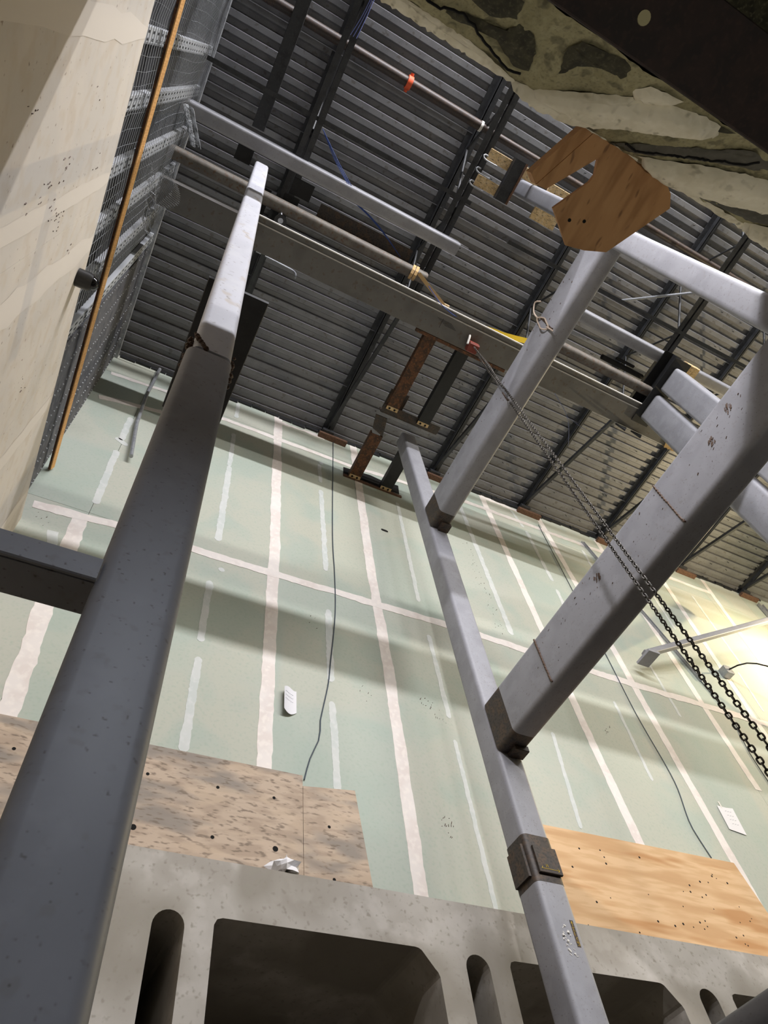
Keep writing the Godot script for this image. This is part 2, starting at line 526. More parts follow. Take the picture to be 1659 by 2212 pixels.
func ceiling_deck():
	var c := Node3D.new()
	c.name = "ceiling"
	add_child(c, true)
	c.set_meta("kind", "structure")
	c.set_meta("label", "ribbed steel roof deck of the hall")
	# ribs run along x; one sheet is six ribs wide
	var pitch := 0.1524
	var x0 := -1.2
	var x1 := 14.2
	var prof := [[0.0, 0.038], [0.058, 0.038], [0.073, 0.0], [0.137, 0.0], [0.1524, 0.038]]
	var z := -4.3
	while z < 9.0:
		var st := begin()
		for r in 6:
			for k in 4:
				var za: float = z + r * pitch + prof[k][0]
				var zb: float = z + r * pitch + prof[k + 1][0] - (0.004 if r == 5 and k == 3 else 0.0)
				var ya: float = prof[k][1]
				var yb: float = prof[k + 1][1]
				var n := Vector3(0.0, -(zb - za), (yb - ya)).normalized()
				quad(st, Vector3(x0, roof(x0) + ya, za), Vector3(x1, roof(x1) + ya, za), Vector3(x1, roof(x1) + yb, zb), Vector3(x0, roof(x0) + yb, zb), n)
		# the side lap, a small lip that hangs a little lower, and the back of the sheet
		var zl := z + 0.137
		box(st, Vector3(x0, roof(x0), zl), Vector3(x0 + 0.01, roof(x0) + 0.01, zl + 0.004))
		prism(st, PackedVector2Array([Vector2(-0.004, -0.012), Vector2(0.004, -0.012), Vector2(0.004, 0.02), Vector2(-0.004, 0.02)]), Vector3(x0, roof(x0), z + 0.137), Vector3(x1, roof(x1), z + 0.137), Vector3.UP)
		put("deck_sheet", done(st), M.deck, c)
		z += pitch * 6
	var fs := begin()
	for k in 240:
		var fx := 2.4 + 10.0 * rng.randf()
		var fz := -4.3 + 0.105 + 0.1524 * float(rng.randi() % 34)
		var fy := roof(fx)
		tube(fs, [Vector3(fx, fy + 0.005, fz), Vector3(fx + 0.012 * rng.randf(), fy - 0.03 - 0.02 * rng.randf(), fz + 0.01 * rng.randf())], 0.005, 5)
	put("fasteners", done(fs), M.hole, c).set_meta("kind", "stuff")
	var st2 := begin()
	prism(st2, PackedVector2Array([Vector2(-6.8, 0), Vector2(6.8, 0), Vector2(6.8, 0.15), Vector2(-6.8, 0.15)]), Vector3(-1.2, roof(-1.2) + 0.05, 2.4), Vector3(14.2, roof(14.2) + 0.05, 2.4), Vector3.UP)
	put("roof_board", done(st2), M.grey, c)

# a strip of joint compound with a ragged edge lying on the green wall
func mud_strip(called: String, pts: Array, w: float, material: Material, parent: Node, ragged := 0.18, thick := 0.003, round_ends := false):
	var st := begin()
	var n := FastNoiseLite.new()
	n.seed = rng.randi() % 1000
	n.frequency = 1.0
	n.fractal_octaves = 3
	var line := []
	for k in pts.size() - 1:
		var a: Vector2 = pts[k]
		var b: Vector2 = pts[k + 1]
		var m := maxi(2, int(a.distance_to(b) / (0.02 if round_ends else 0.05)))
		for j in m:
			line.append(a.lerp(b, float(j) / m))
	line.append(pts[-1])
	var left := []
	var right := []
	for k in line.size():
		var d: Vector2 = (line[mini(k + 1, line.size() - 1)] - line[maxi(k - 1, 0)]).normalized()
		var s := Vector2(-d.y, d.x)
		var e := 1.0
		if round_ends:
			var q: float = minf(line[k].distance_to(line[0]), line[k].distance_to(line[-1])) / (w * 0.55)
			e = sqrt(clampf(1.0 - pow(1.0 - clampf(q * 1.3, 0.0, 1.0), 2), 0.12, 1.0))
		var wl := w * 0.45 * e * (1.0 + ragged * (2.2 * n.get_noise_2d(k * 0.11, 0.0) + 1.2 * n.get_noise_2d(k * 0.9, 7.0)))
		var wr := w * 0.45 * e * (1.0 + ragged * (2.2 * n.get_noise_2d(k * 0.11, 40.0) + 1.2 * n.get_noise_2d(k * 0.9, 47.0)))
		left.append(line[k] + s * wl)
		right.append(line[k] - s * wr)
	for k in line.size() - 1:
		var z := WZ + thick
		var a := Vector3(left[k].x, left[k].y, z)
		var b := Vector3(right[k].x, right[k].y, z)
		var c := Vector3(right[k + 1].x, right[k + 1].y, z)
		var d := Vector3(left[k + 1].x, left[k + 1].y, z)
		quad(st, a, b, c, d, Vector3.BACK)
		var dn := Vector3(0, 0, -thick)
		quad(st, a, d, d + dn, a + dn, (a - b).normalized())
		quad(st, b, c, c + dn, b + dn, (b - a).normalized())
	put(called, done(st), material, parent)

func back_wall():
	var w := Node3D.new()
	w.name = "wall_back"
	add_child(w, true)
	w.set_meta("kind", "structure")
	w.set_meta("label", "tall wall of green moisture board with taped joints")
	var st := begin()
	box(st, Vector3(-1.2, 2.30, -4.4), Vector3(14.2, 10.4, -4.115))
	box(st, Vector3(-1.2, FLOOR, -4.4), Vector3(0.03, 2.30, -4.115))
	box(st, Vector3(-1.2, FLOOR, -5.4), Vector3(14.2, 2.6, -5.2))
	box(st, Vector3(-1.2, 2.45, -5.2), Vector3(14.2, 2.6, -4.4))
	put("stud_wall", done(st), M.grey, w)
	# boards 1.22 wide, in rows between the level joints
	var xs := [-1.2, -0.36, 0.26, 1.48, 2.67, 3.87, 5.06, 6.28, 7.49, 8.62, 9.84, 11.06, 12.28, 14.1]
	var rows := [-1.6, 2.1, 5.78, 8.92, 10.38]
	for i in xs.size() - 1:
		for j in rows.size() - 1:
			if j < 2 and (i == 1 or i == 2): continue
			if j == 0 and i > 0: continue
			st = begin()
			var x_b: float = xs[i + 1]
			if j < 2 and i == 0: x_b = -0.36
			var lift := 0.02 * maxf(0.0, xs[i])
			var ya: float = rows[j] + (lift if j > 0 else 0.0)
			var yb: float = rows[j + 1] + lift
			box(st, Vector3(xs[i] + 0.002, ya + 0.002, WZ - 0.016), Vector3(x_b - 0.002, yb - 0.002, WZ - 0.0))
			put("green_board", done(st), M["green%d" % ((i * 3 + j * 5) % 4)], w)
	for j in [1]:
		st = begin()
		box(st, Vector3(-0.358, rows[j] + 0.002, WZ - 0.016), Vector3(1.478, rows[j + 1] - 0.002, WZ))
		put("green_board", done(st), M.green0, w)
	# joint compound over the joints
	var V2 := func(x, y): return Vector2(x, y)
	mud_strip("joint_tape", [Vector2(-0.41, 5.66), Vector2(-0.37, 4.5), Vector2(-0.29, 3.37), Vector2(-0.27, 1.5)], 0.15, M.mud, w, 0.13, 0.003)
	mud_strip("joint_tape", [Vector2(1.45, 9.62), Vector2(1.48, 6.24), Vector2(1.47, 3.2)], 0.135, M.mud, w, 0.10, 0.003)
	mud_strip("joint_tape", [Vector2(2.68, 9.7), Vector2(2.66, 6.51), Vector2(2.69, 4.62), Vector2(2.66, 2.2)], 0.13, M.mud, w, 0.09, 0.003)
	mud_strip("joint_tape", [Vector2(3.86, 9.7), Vector2(3.87, 2.2)], 0.13, M.mud, w, 0.09, 0.003)
	mud_strip("joint_tape", [Vector2(5.04, 9.72), Vector2(5.07, 5.88), Vector2(5.06, 4.98), Vector2(5.12, 3.2)], 0.125, M.mud, w, 0.09, 0.003)
	mud_strip("joint_tape", [Vector2(6.2, 9.72), Vector2(6.27, 6.56), Vector2(6.29, 5.32), Vector2(6.34, 2.6)], 0.125, M.mud, w, 0.08, 0.003)
	mud_strip("joint_tape", [Vector2(7.46, 9.7), Vector2(7.48, 7.9), Vector2(7.5, 4.6)], 0.12, M.mud, w, 0.08, 0.003)
	mud_strip("joint_tape", [Vector2(8.73, 9.6), Vector2(8.6, 7.5), Vector2(8.44, 5.2)], 0.12, M.mud, w, 0.07, 0.003)
	mud_strip("joint_tape", [Vector2(10.1, 9.85), Vector2(9.81, 7.0)], 0.12, M.mud, w, 0.07, 0.003)
	mud_strip("joint_tape", [Vector2(-0.82, 5.64), Vector2(-0.1, 5.72), Vector2(1.48, 5.75), Vector2(3.47, 5.83), Vector2(6.33, 5.85), Vector2(8.73, 5.93), Vector2(12, 6.0)], 0.12, M.mud, w, 0.15, 0.004)
	mud_strip("joint_tape", [Vector2(-0.82, 8.12), Vector2(-0.09, 8.34)], 0.10, M.mud, w, 0.2, 0.004)
	mud_strip("joint_tape", [Vector2(0.2, 8.72), Vector2(0.72, 8.82), Vector2(2.6, 8.88), Vector2(4.58, 9.2), Vector2(7.54, 9.34), Vector2(10.07, 9.42)], 0.10, M.mud, w, 0.2, 0.004)
	mud_strip("joint_tape", [Vector2(-0.84, 8.88), Vector2(-0.1, 8.97)], 0.08, M.mud, w, 0.25, 0.004)
	mud_strip("joint_tape", [Vector2(1.5, 9.42), Vector2(2.19, 9.46)], 0.10, M.mud, w, 0.5, 0.004)
	mud_strip("joint_tape", [Vector2(5.1, 9.62), Vector2(5.9, 9.62)], 0.09, M.mud, w, 0.4, 0.004)
	mud_strip("joint_tape", [Vector2(-0.56, 5.35), Vector2(-0.5, 4.9)], 0.09, M.mud_thin, w, 0.3, 0.0025)
	# thin coats over the screw lines
	var screws := [[-0.39, 7.9, -0.38, 7.3, 0.08], [-0.375, 7.05, -0.345, 5.95, 0.075], [-0.30, 7.22, -0.44, 7.32, 0.08], [0.84, 9.5, 0.84, 9.0, 0.06], [0.85, 8.5, 0.86, 7.6, 0.065], [0.86, 7.6, 0.87, 6.0, 0.08], [0.86, 5.33, 0.86, 4.5, 0.07], [0.87, 4.32, 0.87, 3.37, 0.075],
		[2.08, 8.55, 2.08, 8.05, 0.06], [2.08, 7.85, 2.08, 6.1, 0.07], [2.08, 5.45, 2.06, 4.45, 0.08], [2.06, 4.22, 2.07, 3.3, 0.07], [3.28, 9.2, 3.27, 8.95, 0.07], [3.27, 8.3, 3.24, 6.1, 0.06], [3.27, 5.55, 3.28, 4.4, 0.06], [3.28, 4.15, 3.29, 2.4, 0.05],
		[4.46, 9.2, 4.51, 6.05, 0.085], [4.55, 4.6, 4.44, 3.5, 0.05], [5.72, 9.0, 5.74, 7.7, 0.075], [5.74, 7.5, 5.68, 6.3, 0.065], [5.6, 9.55, 5.7, 9.1, 0.07], [5.75, 5.4, 5.72, 4.3, 0.05], [6.9, 9.1, 6.88, 7.6, 0.06], [6.86, 6.6, 6.86, 5.5, 0.05], [8.1, 9.2, 8.05, 7.6, 0.06], [9.3, 9.0, 9.2, 7.2, 0.06], [8.95, 7.0, 8.85, 6.2, 0.05]]
	for s in screws:
		mud_strip("screw_coat", [Vector2(s[0], s[1]), Vector2(s[2], s[3])], s[4], M.mud_thin, w, 0.16, 0.0022, true)
	mud_strip("screw_coat", [Vector2(0.92, 5.56), Vector2(0.98, 5.54)], 0.07, M.mud_thin, w, 0.05, 0.0022, true)
	mud_strip("screw_coat", [Vector2(2.08, 8.62), Vector2(2.14, 8.6)], 0.08, M.mud_thin, w, 0.1, 0.0022, true)
	mud_strip("screw_coat", [Vector2(5.2, 5.56), Vector2(5.28, 5.55)], 0.09, M.mud_thin, w, 0.1, 0.0022, true)
	# the oblong hole beside the column
	st = begin()
	var hole := PackedVector2Array()
	for k in 18:
		var a := TAU * k / 18.0
		hole.append(Vector2(2.96 + 0.052 * cos(a), 7.41 + 0.03 * sin(a) * (1.0 + 0.2 * cos(2 * a))))
	slab(st, hole, Vector3(0, 0, WZ - 0.01), Vector3.RIGHT, Vector3.UP, 0.0115)
	put("hole", done(st), M.hole, w)
	var sf := begin()
	for g in [[3.02, 3.22, 14], [3.05, 4.52, 10], [3.17, 4.42, 9], [5.42, 4.9, 8], [-0.7, 5.45, 6], [4.3, 7.4, 26], [4.35, 6.3, 22], [1.9, 5.2, 4], [2.4, 4.4, 5]]:
		for k in g[2]:
			var tall := 1.1 if g[2] > 20 else 0.2
			var x: float = g[0] + 0.14 * (rng.randf() - 0.5)
			var y: float = g[1] + tall * (rng.randf() - 0.5)
			tube(sf, [Vector3(x, y, WZ + 0.0005), Vector3(x + 0.012 * rng.randf(), y + 0.022 * rng.randf(), WZ + 0.001)], 0.0012 + 0.0025 * rng.randf(), 5)
	put("scuffs", done(sf), M.bead, w).set_meta("kind", "stuff")
	# a ragged dark beam pocket where the hanger bars enter
	st = begin()
	var pk := PackedVector2Array([Vector2(2.44, 8.52), Vector2(3.34, 8.58), Vector2(3.36, 8.84), Vector2(3.1, 8.80), Vector2(2.9, 8.83), Vector2(2.46, 8.76)])
	slab(st, pk, Vector3(0, 0, WZ - 0.01), Vector3.RIGHT, Vector3.UP, 0.0135)
	put("beam_pocket", done(st), M.hole, w)
	st = begin()
	box(st, Vector3(2.44, 8.48, WZ), Vector3(3.36, 8.53, WZ + 0.02))
	put("pocket_sill", done(st), M.brick, w)
	# the rough top edge where board meets deck
	st = begin()
	for k in 60:
		var x := -0.85 + k * 0.21
		box(st, Vector3(x, roof(x) - 0.05 - rng.randf() * 0.05, WZ), Vector3(x + 0.2, roof(x) + 0.04, WZ + 0.015 + rng.randf() * 0.02))
	put("wall_plate", done(st), M.soot, w)

func left_wall():
	var w := Node3D.new()
	w.name = "wall_left"
	add_child(w, true)
	w.set_meta("kind", "structure")
	w.set_meta("label", "wall of beige board below and bare steel framing above")
	# beige boards up to a nearly level free edge
	var zs := [9.0, 3.6, 1.2, -0.02, -1.24, -2.46, -4.08]
	for k in zs.size() - 1:
		var za: float = zs[k + 1] + 0.001
		var zb: float = zs[k] - 0.001
		var st := begin()
		var ya := 4.98 + 0.42 * clampf(-za / 4.08, -0.2, 1.0)
		var yb := 4.98 + 0.42 * clampf(-zb / 4.08, -0.2, 1.0)
		slab(st, PackedVector2Array([Vector2(-za, FLOOR), Vector2(-zb, FLOOR), Vector2(-zb, yb), Vector2(-za, ya)]), Vector3(-0.86, 0, 0), Vector3(0, 0, -1), Vector3.UP, 0.016)
		put("beige_board", done(st), M.beige, w)
	var st2 := begin()
	box(st2, Vector3(-1.2, FLOOR, -4.3), Vector3(-0.955, 10.4, 9.2))
	put("backing_wall", done(st2), M.backing, w)
	# joint compound on the beige board
	var strips := [[-0.22, 0.4, -0.20, 5.0, 0.14], [-1.06, 2.2, -1.05, 5.08, 0.10], [-1.49, 2.2, -1.50, 5.12, 0.17], [-2.72, 2.6, -2.80, 5.26, 0.13], [-3.62, 3.0, -3.75, 5.34, 0.11]]
	for s in strips:
		mud_on_left(s, w)
	# small dark scuffs
	var sf := begin()
	for g in [[3.85, -1.06, 9], [3.39, -0.95, 4], [4.01, -1.15, 12], [3.17, -0.56, 4], [4.17, -0.53, 2], [3.64, -0.94, 8], [3.89, -0.87, 7], [4.4, -1.4, 3], [4.2, -2.2, 4], [4.6, -0.9, 4]]:
		for k in g[2]:
			var y: float = g[0] + 0.16 * (rng.randf() - 0.5)
			var z: float = g[1] + 0.12 * (rng.randf() - 0.5)
			tube(sf, [Vector3(-0.843, y, z), Vector3(-0.842, y + 0.02 * rng.randf(), z + 0.008 * rng.randf())], 0.0012 + 0.0022 * rng.randf(), 5)
	put("scuffs", done(sf), M.bead, w).set_meta("kind", "stuff")
	# steel studs with flanges towards the hall
	for k in 6:
		var z := -0.22 - 0.436 * k + 0.02 * (k % 2)
		var st := begin()
		box(st, Vector3(-0.955, 4.9, z - 0.05), Vector3(-0.905, roof(-0.9), z + 0.05), 0.004)
		put("stud", done(st), M.stud, w)
		st = begin()
		for j in 26:
			var y := 5.25 + j * 0.165
			for q in [-0.025, 0.02]:
				box(st, Vector3(-0.906, y, z + q - 0.008), Vector3(-0.9042, y + 0.075, z + q + 0.008))
		put("stud_slots", done(st), M.hole, w).set_meta("kind", "stuff")
		st = begin()
		for j in 90:
			var y := 5.1 + j * 0.048
			box(st, Vector3(-0.905, y, z - 0.052), Vector3(-0.899, y + 0.014, z - 0.040))
		put("clip_row", done(st), plain(rgb(210, 212, 216), 0.35, 0.5), w).set_meta("kind", "stuff")
	# grey board further along with rows of screws
	for k in 2:
		var z0 := -2.5 - k * 0.79
		var st := begin()
		box(st, Vector3(-0.955, 4.9, z0 - 0.788), Vector3(-0.912 - 0.006 * k, 9.5, z0))
		put("grey_board", done(st), M.grey, w)
	var sc := begin()
	for k in 7:
		for j in 46:
			var y := 5.15 + j * 0.095 + rng.randf() * 0.03
			var z := -2.54 - k * 0.245 + (rng.randf() - 0.5) * 0.02
			tube(sc, [Vector3(-0.915, y, z), Vector3(-0.903, y, z)], 0.007, 5)
	put("screws", done(sc), plain(rgb(205, 205, 208), 0.4, 0.4), w).set_meta("kind", "stuff")
	# wire lath over the open studs
	var lath := begin()
	for j in 52:
		var y := 5.0 + j * 0.085
		var wav := 0.0
		var last := Vector3.ZERO
		for i in 12:
			var z := 0.35 - i * 0.225
			wav = 0.018 * sin(j * 0.21 + i * 1.3) + 0.012 * sin(j * 0.07 + i * 2.1)
			var p := Vector3(-0.872 + 0.01 * sin(i * 1.9 + j * 0.05), y + wav, z)
			if i > 0: wire(lath, last, p, 0.0028)
			last = p
	for i in 26:
		var z := 0.35 - i * 0.096
		var last := Vector3(-0.874, 5.0, z)
		for j in 10:
			var p := Vector3(-0.874 + 0.008 * sin(j * 1.3 + i), 5.0 + (j + 1) * 0.445, z + 0.012 * sin(j * 1.1 + i * 0.7))
			wire(lath, last, p, 0.0014)
			last = p
	put("wire_lath", done(lath), plain(rgb(150, 152, 156), 0.5, 0.2), w).set_meta("kind", "stuff")
	# angle along the roof edge
	var ang := begin()
	box(ang, Vector3(-0.955, 9.40, -4.08), Vector3(-0.87, 9.47, 3.0), 0.004)
	put("edge_angle", done(ang), M.galv, w)

func wire(st: SurfaceTool, a: Vector3, b: Vector3, r: float):
	var d := (b - a).normalized()
	var up := Vector3.RIGHT
	if absf(d.dot(up)) > 0.9: up = Vector3.UP
	var x := d.cross(up).normalized()
	var y := x.cross(d)
	for k in 3:
		var n0 := x * cos(TAU * k / 3.0) + y * sin(TAU * k / 3.0)
		var n1 := x * cos(TAU * (k + 1) / 3.0) + y * sin(TAU * (k + 1) / 3.0)
		tri(st, a + n0 * r, a + n1 * r, b + n1 * r, n0, n1, n1)
		tri(st, a + n0 * r, b + n1 * r, b + n0 * r, n0, n1, n0)

func mud_on_left(s: Array, w: Node):
	var st := begin()
	var n := FastNoiseLite.new()
	n.seed = rng.randi() % 999
	n.frequency = 1.4
	var m := 24
	var a := Vector2(s[0], s[1])
	var b := Vector2(s[2], s[3])
	var d := (b - a).normalized()
	var q := Vector2(-d.y, d.x)
	var hw: float = s[4] * 0.5
	for k in m:
		var p0 := a.lerp(b, float(k) / m)
		var p1 := a.lerp(b, float(k + 1) / m)
		var e0 := hw * (1 + 0.5 * n.get_noise_2d(k * 0.2, 1)) * minf(1.0, 0.6 + 0.15 * minf(k, m - k))
		var e1 := hw * (1 + 0.5 * n.get_noise_2d((k + 1) * 0.2, 1)) * minf(1.0, 0.6 + 0.15 * minf(k + 1, m - k - 1))
		var x := -0.8425
		var P := [p0 + q * e0, p0 - q * e0, p1 - q * e1, p1 + q * e1]
		quad(st, Vector3(x, P[0].y, P[0].x), Vector3(x, P[1].y, P[1].x), Vector3(x, P[2].y, P[2].x), Vector3(x, P[3].y, P[3].x), Vector3.RIGHT)
	put("joint_tape", done(st), M.beige_mud, w)

func concrete_frame():
	var root := CSGCombiner3D.new()
	root.name = "concrete_frame"
	add_child(root, true)
	root.material_override = M.conc
	tag(root, "long grey concrete frame with openings and narrow slots at the foot of the green wall", "concrete frame")
	var b := CSGBox3D.new()
	b.name = "body"
	b.size = Vector3(9.8, 4.0, 0.35)
	b.position = Vector3(0.04 + 4.86, 2.385 - 2.0, -3.7 - 0.175)
	root.add_child(b, true)
	var b2 := CSGBox3D.new()
	b2.name = "deep_body"
	b2.size = Vector3(9.8, 3.88, 1.4)
	b2.position = Vector3(0.04 + 4.86, 2.265 - 1.94, -3.7 - 0.7)
	root.add_child(b2, true)
	for k in 5:
		var x := 1.10 + 1.885 * k
		var o := CSGPolygon3D.new()
		o.name = "opening"
		o.operation = CSGShape3D.OPERATION_SUBTRACTION
		var c := 0.10
		o.polygon = PackedVector2Array([Vector2(x - 0.02, -1.2), Vector2(x + 1.42, -1.2), Vector2(x + 1.365, 2.02 - c), Vector2(x + 1.355, 2.045 - c), Vector2(x + 1.34, 2.06 - c), Vector2(x + 1.365 - c, 2.055), Vector2(x + 1.345 - c, 2.066), Vector2(x + 1.32 - c, 2.07), Vector2(x + 0.045, 2.07), Vector2(x + 0.015, 2.06), Vector2(x, 2.03)])
		o.mode = CSGPolygon3D.MODE_DEPTH
		o.depth = 1.25
		o.position = Vector3(0, 0, -3.69)
		root.add_child(o, true)
		var s := CSGPolygon3D.new()
		s.name = "slot"
		s.operation = CSGShape3D.OPERATION_SUBTRACTION
		var sx := 0.86 + 1.885 * k
		var pts := PackedVector2Array()
		for j in 13:
			var a := PI * j / 12.0
			pts.append(Vector2(sx + 0.085 * cos(a), 1.99 + 0.085 * sin(a)))
		pts.append(Vector2(sx - 0.085, -1.2))
		pts.append(Vector2(sx + 0.085, -1.2))
		s.polygon = pts
		s.mode = CSGPolygon3D.MODE_DEPTH
		s.depth = 1.25
		s.position = Vector3(0, 0, -3.69)
		root.add_child(s, true)

func ply(called: String, label: String, lo: Vector2, hi: Vector2, z: float, m: Material, holes: Array, skew := 0.0):
	var t := thing(called, label, "plywood", Vector3((lo.x + hi.x) / 2, lo.y, z), "")
	var st := begin()
	slab(st, PackedVector2Array([lo, Vector2(hi.x + skew, lo.y), hi, Vector2(lo.x, hi.y - 0.06)]), Vector3(0, 0, z), Vector3.RIGHT, Vector3.UP, 0.019)
	put("sheet", done(st), m, t)
	for h in holes:
		st = begin()
		tube(st, [Vector3(h[0], h[1], z + 0.012), Vector3(h[0], h[1], z + 0.0196)], h[2], 12)
		put("screw_hole", done(st), M.hole, t)

func plywood_sheets():
	ply("plywood_sheet", "large weathered grey plywood sheet with dark screw holes, behind the column with the burnt joint", Vector2(-0.84, 2.2), Vector2(1.77, 3.38), WZ + 0.006, M.ply_old,
		[[0.66, 3.12, 0.012], [1.14, 3.13, 0.012], [1.55, 3.14, 0.012], [0.64, 2.73, 0.02], [1.14, 2.76, 0.013], [1.57, 2.76, 0.02], [-0.17, 3.1, 0.012], [-0.3, 2.75, 0.02], [0.2, 2.74, 0.013]])
	ply("plywood_sheet", "small weathered tan plywood offcut beside the large grey sheet on the green wall", Vector2(1.773, 2.2), Vector2(2.2, 3.35), WZ + 0.006, M.ply_old, [[1.97, 3.0, 0.012], [1.99, 2.62, 0.012]], 0.12)
	var hs := []
	for k in 46:
		hs.append([4.1 + rng.randf() * 2.0, 2.55 + rng.randf() * 0.78, 0.005 + rng.randf() * 0.006])
	ply("plywood_sheet", "fresh yellow plywood sheet peppered with screw holes, beside the column with splice plates", Vector2(3.92, 2.2), Vector2(6.27, 3.49), WZ + 0.006, M.ply_new, hs, 0.25)

# ---------------------------------------------------------------- steel
func shaft(parent: Node, called: String, a: Vector3, b: Vector3, w: float, d: float, r: float, m: Material, up := Vector3.BACK, label := ""):
	var st := begin()
	prism(st, rr(w, d, r, 5), a, b, up)
	return put(called, done(st), m, parent, label)

func columns():
	# left column: a lower shaft, and an upper shaft with a ragged burnt joint between them
	var t := thing("steel_column", "square steel column, grey below a ragged burnt joint and white above it", "column", Vector3(0.06, FLOOR, -1.015))
	shaft(t, "lower_shaft", Vector3(0.0635, FLOOR, -1.0155), Vector3(0.0635, 2.50, -1.0155), 0.171, 0.171, 0.030, M.steel)
	shaft(t, "upper_shaft", Vector3(0.069, 2.53, -1.0105), Vector3(0.004, 8.40, -0.985), 0.148, 0.155, 0.026, M.steel_light)
	var st := begin()
	box(st, Vector3(0.005, 2.48, -1.08), Vector3(0.125, 2.54, -0.95))
	put("joint_gap", done(st), M.hole, t)
	var weld := begin()
	for k in 30:
		var a := Vector3(-0.012 - 0.012 * rng.randf(), 2.42 + 0.012 * k, -0.955 - 0.05 * rng.randf())
		if k < 22: blob(weld, a, 0.007 + 0.006 * rng.randf())
		if k < 18: blob(weld, Vector3(0.148 + 0.006 * rng.randf(), 2.38 + 0.014 * k, -0.95 - 0.04 * rng.randf()), 0.006 + 0.005 * rng.randf())
		if k < 14: blob(weld, Vector3(-0.01 + 0.004 * k, 2.62 - 0.008 * k + 0.012 * rng.randf(), -0.93), 0.007 + 0.005 * rng.randf())
	put("weld_bead", done(weld), M.bead, t)
	st = begin()
	box(st, Vector3(-0.055, 4.06, -1.95), Vector3(0.30, 4.10, -1.10), 0.004)
	tag(put("steel_plate", done(st), M.soot), "black steel plate standing out behind the column with the burnt joint", "steel plate")
	# middle column
	t = thing("steel_column", "grey square steel column with splice plates, standing close before the green wall", "column", Vector3(3.0, FLOOR, -3.245))
	shaft(t, "lower_shaft", Vector3(3.0, FLOOR, -3.245), Vector3(3.0, 2.38, -3.245), 0.222, 0.21, 0.035, M.steel)
	shaft(t, "upper_shaft", Vector3(3.0, 2.395, -3.245), Vector3(3.0, 8.50, -3.245), 0.215, 0.205, 0.035, M.steel)
	st = begin()
	prism(st, rr(0.224, 0.212, 0.035, 5), Vector3(3.0, 2.25, -3.245), Vector3(3.0, 2.56, -3.245), Vector3.BACK)
	put("bare_zone", done(st), M.bare, t, "dark bare steel around the splice")
	st = begin()
	box(st, Vector3(2.925, 2.30, -3.142), Vector3(3.10, 2.475, -3.122), 0.003)
	var sp := put("splice_plate", done(st), M.bare, t)
	st = begin()
	tube(st, [Vector3(2.945, 2.325, -3.1215), Vector3(3.08, 2.325, -3.1215)], 0.0016, 5)
	tube(st, [Vector3(2.945, 2.325, -3.1215), Vector3(2.955, 2.337, -3.1215)], 0.0016, 5)
	tube(st, [Vector3(3.08, 2.325, -3.1215), Vector3(3.068, 2.337, -3.1215)], 0.0018, 5)
	tube(st, [Vector3(3.08, 2.325, -3.1215), Vector3(3.068, 2.314, -3.1215)], 0.0018, 5)
	tube(st, [Vector3(2.985, 2.335, -3.1215), Vector3(2.985, 2.355, -3.1215), Vector3(2.998, 2.335, -3.1215), Vector3(2.998, 2.355, -3.1215)], 0.0016, 5)
	put("chalk_mark", done(st), M.yellow_ink, sp)
	st = begin()
	box(st, Vector3(2.870, 2.29, -3.33), Vector3(2.890, 2.50, -3.17), 0.003)
	put("splice_plate", done(st), M.bare, t)
	# scraped paint and a yellow chalk tally on the lower shaft
	st = begin()
	for k in 26:
		var p := Vector3(2.96 + 0.055 * rng.randf(), 1.83 + 0.17 * rng.randf(), -3.1395)
		var q := p + Vector3(0.02 * rng.randf() - 0.005, 0.012 - 0.03 * rng.randf(), 0)
		tube(st, [p, q], 0.002 + 0.008 * pow(rng.randf(), 2.0), 5)
	put("paint_scrape", done(st), M.white_paint, t, "white scraped paint")
	st = begin()
	box(st, Vector3(3.044, 1.885, -3.141), Vector3(3.070, 2.035, -3.1392))
	var pt := put("marked_patch", done(st), M.bare, t)
	st = begin()
	var zy := -3.1385
	var yy := 1.895
	for g in [[[0, 0], [0, 1], [1, 1], [1, 0.5], [0.4, 0.4], [1, 0]], [[0, 1], [0.5, 0.2], [1, 1]], [[0, 0.2], [1, 0.2]], [[0, 1], [0, 0], [0.6, 0.5], [1, 0], [1, 1]]]:
		var line := []
		for q in g: line.append(Vector3(3.049 + 0.016 * q[1], yy + 0.02 * q[0], zy))
		tube(st, line, 0.0013, 5)
		yy += 0.026
	tube(st, [Vector3(3.057, yy, zy), Vector3(3.057, yy + 0.03, zy)], 0.0014, 5)
	tube(st, [Vector3(3.050, yy + 0.016, zy), Vector3(3.057, yy + 0.03, zy), Vector3(3.064, yy + 0.016, zy)], 0.0014, 5)
	put("chalk_mark", done(st), M.yellow_ink, pt)
	# right column, running up out of the frame's right edge
	t = thing("steel_column", "pale square steel column that passes behind the brown plywood cut-out with the narrow arm", "column", Vector3(2.995, FLOOR, 0.115))
	shaft(t, "shaft", Vector3(2.995, FLOOR, 0.145), Vector3(2.995, 9.3, 0.145), 0.21, 0.19, 0.04, M.steel)
	# two broad columns far to the right under the dark beam
	t = thing("steel_column", "broad galvanised steel column under the dark beam, nearer of the pair", "column", Vector3(5.77, FLOOR, -0.94))
	shaft(t, "shaft", Vector3(5.77, FLOOR, -0.94), Vector3(5.77, 8.22, -0.94), 0.2, 0.345, 0.04, M.steel)
	t = thing("steel_column", "broad galvanised steel column under the dark beam, nearer the green wall", "column", Vector3(5.77, FLOOR, -1.36))
	shaft(t, "shaft", Vector3(5.77, FLOOR, -1.36), Vector3(5.77, 8.22, -1.36), 0.2, 0.38, 0.05, M.steel)
	# ledger angle between the beige wall and the left column
	st = begin()
	box(st, Vector3(-0.84, 1.12, -0.945), Vector3(-0.02, 1.188, -0.934), 0.003)
	box(st, Vector3(-0.84, 1.12, -1.03), Vector3(-0.02, 1.131, -0.946))
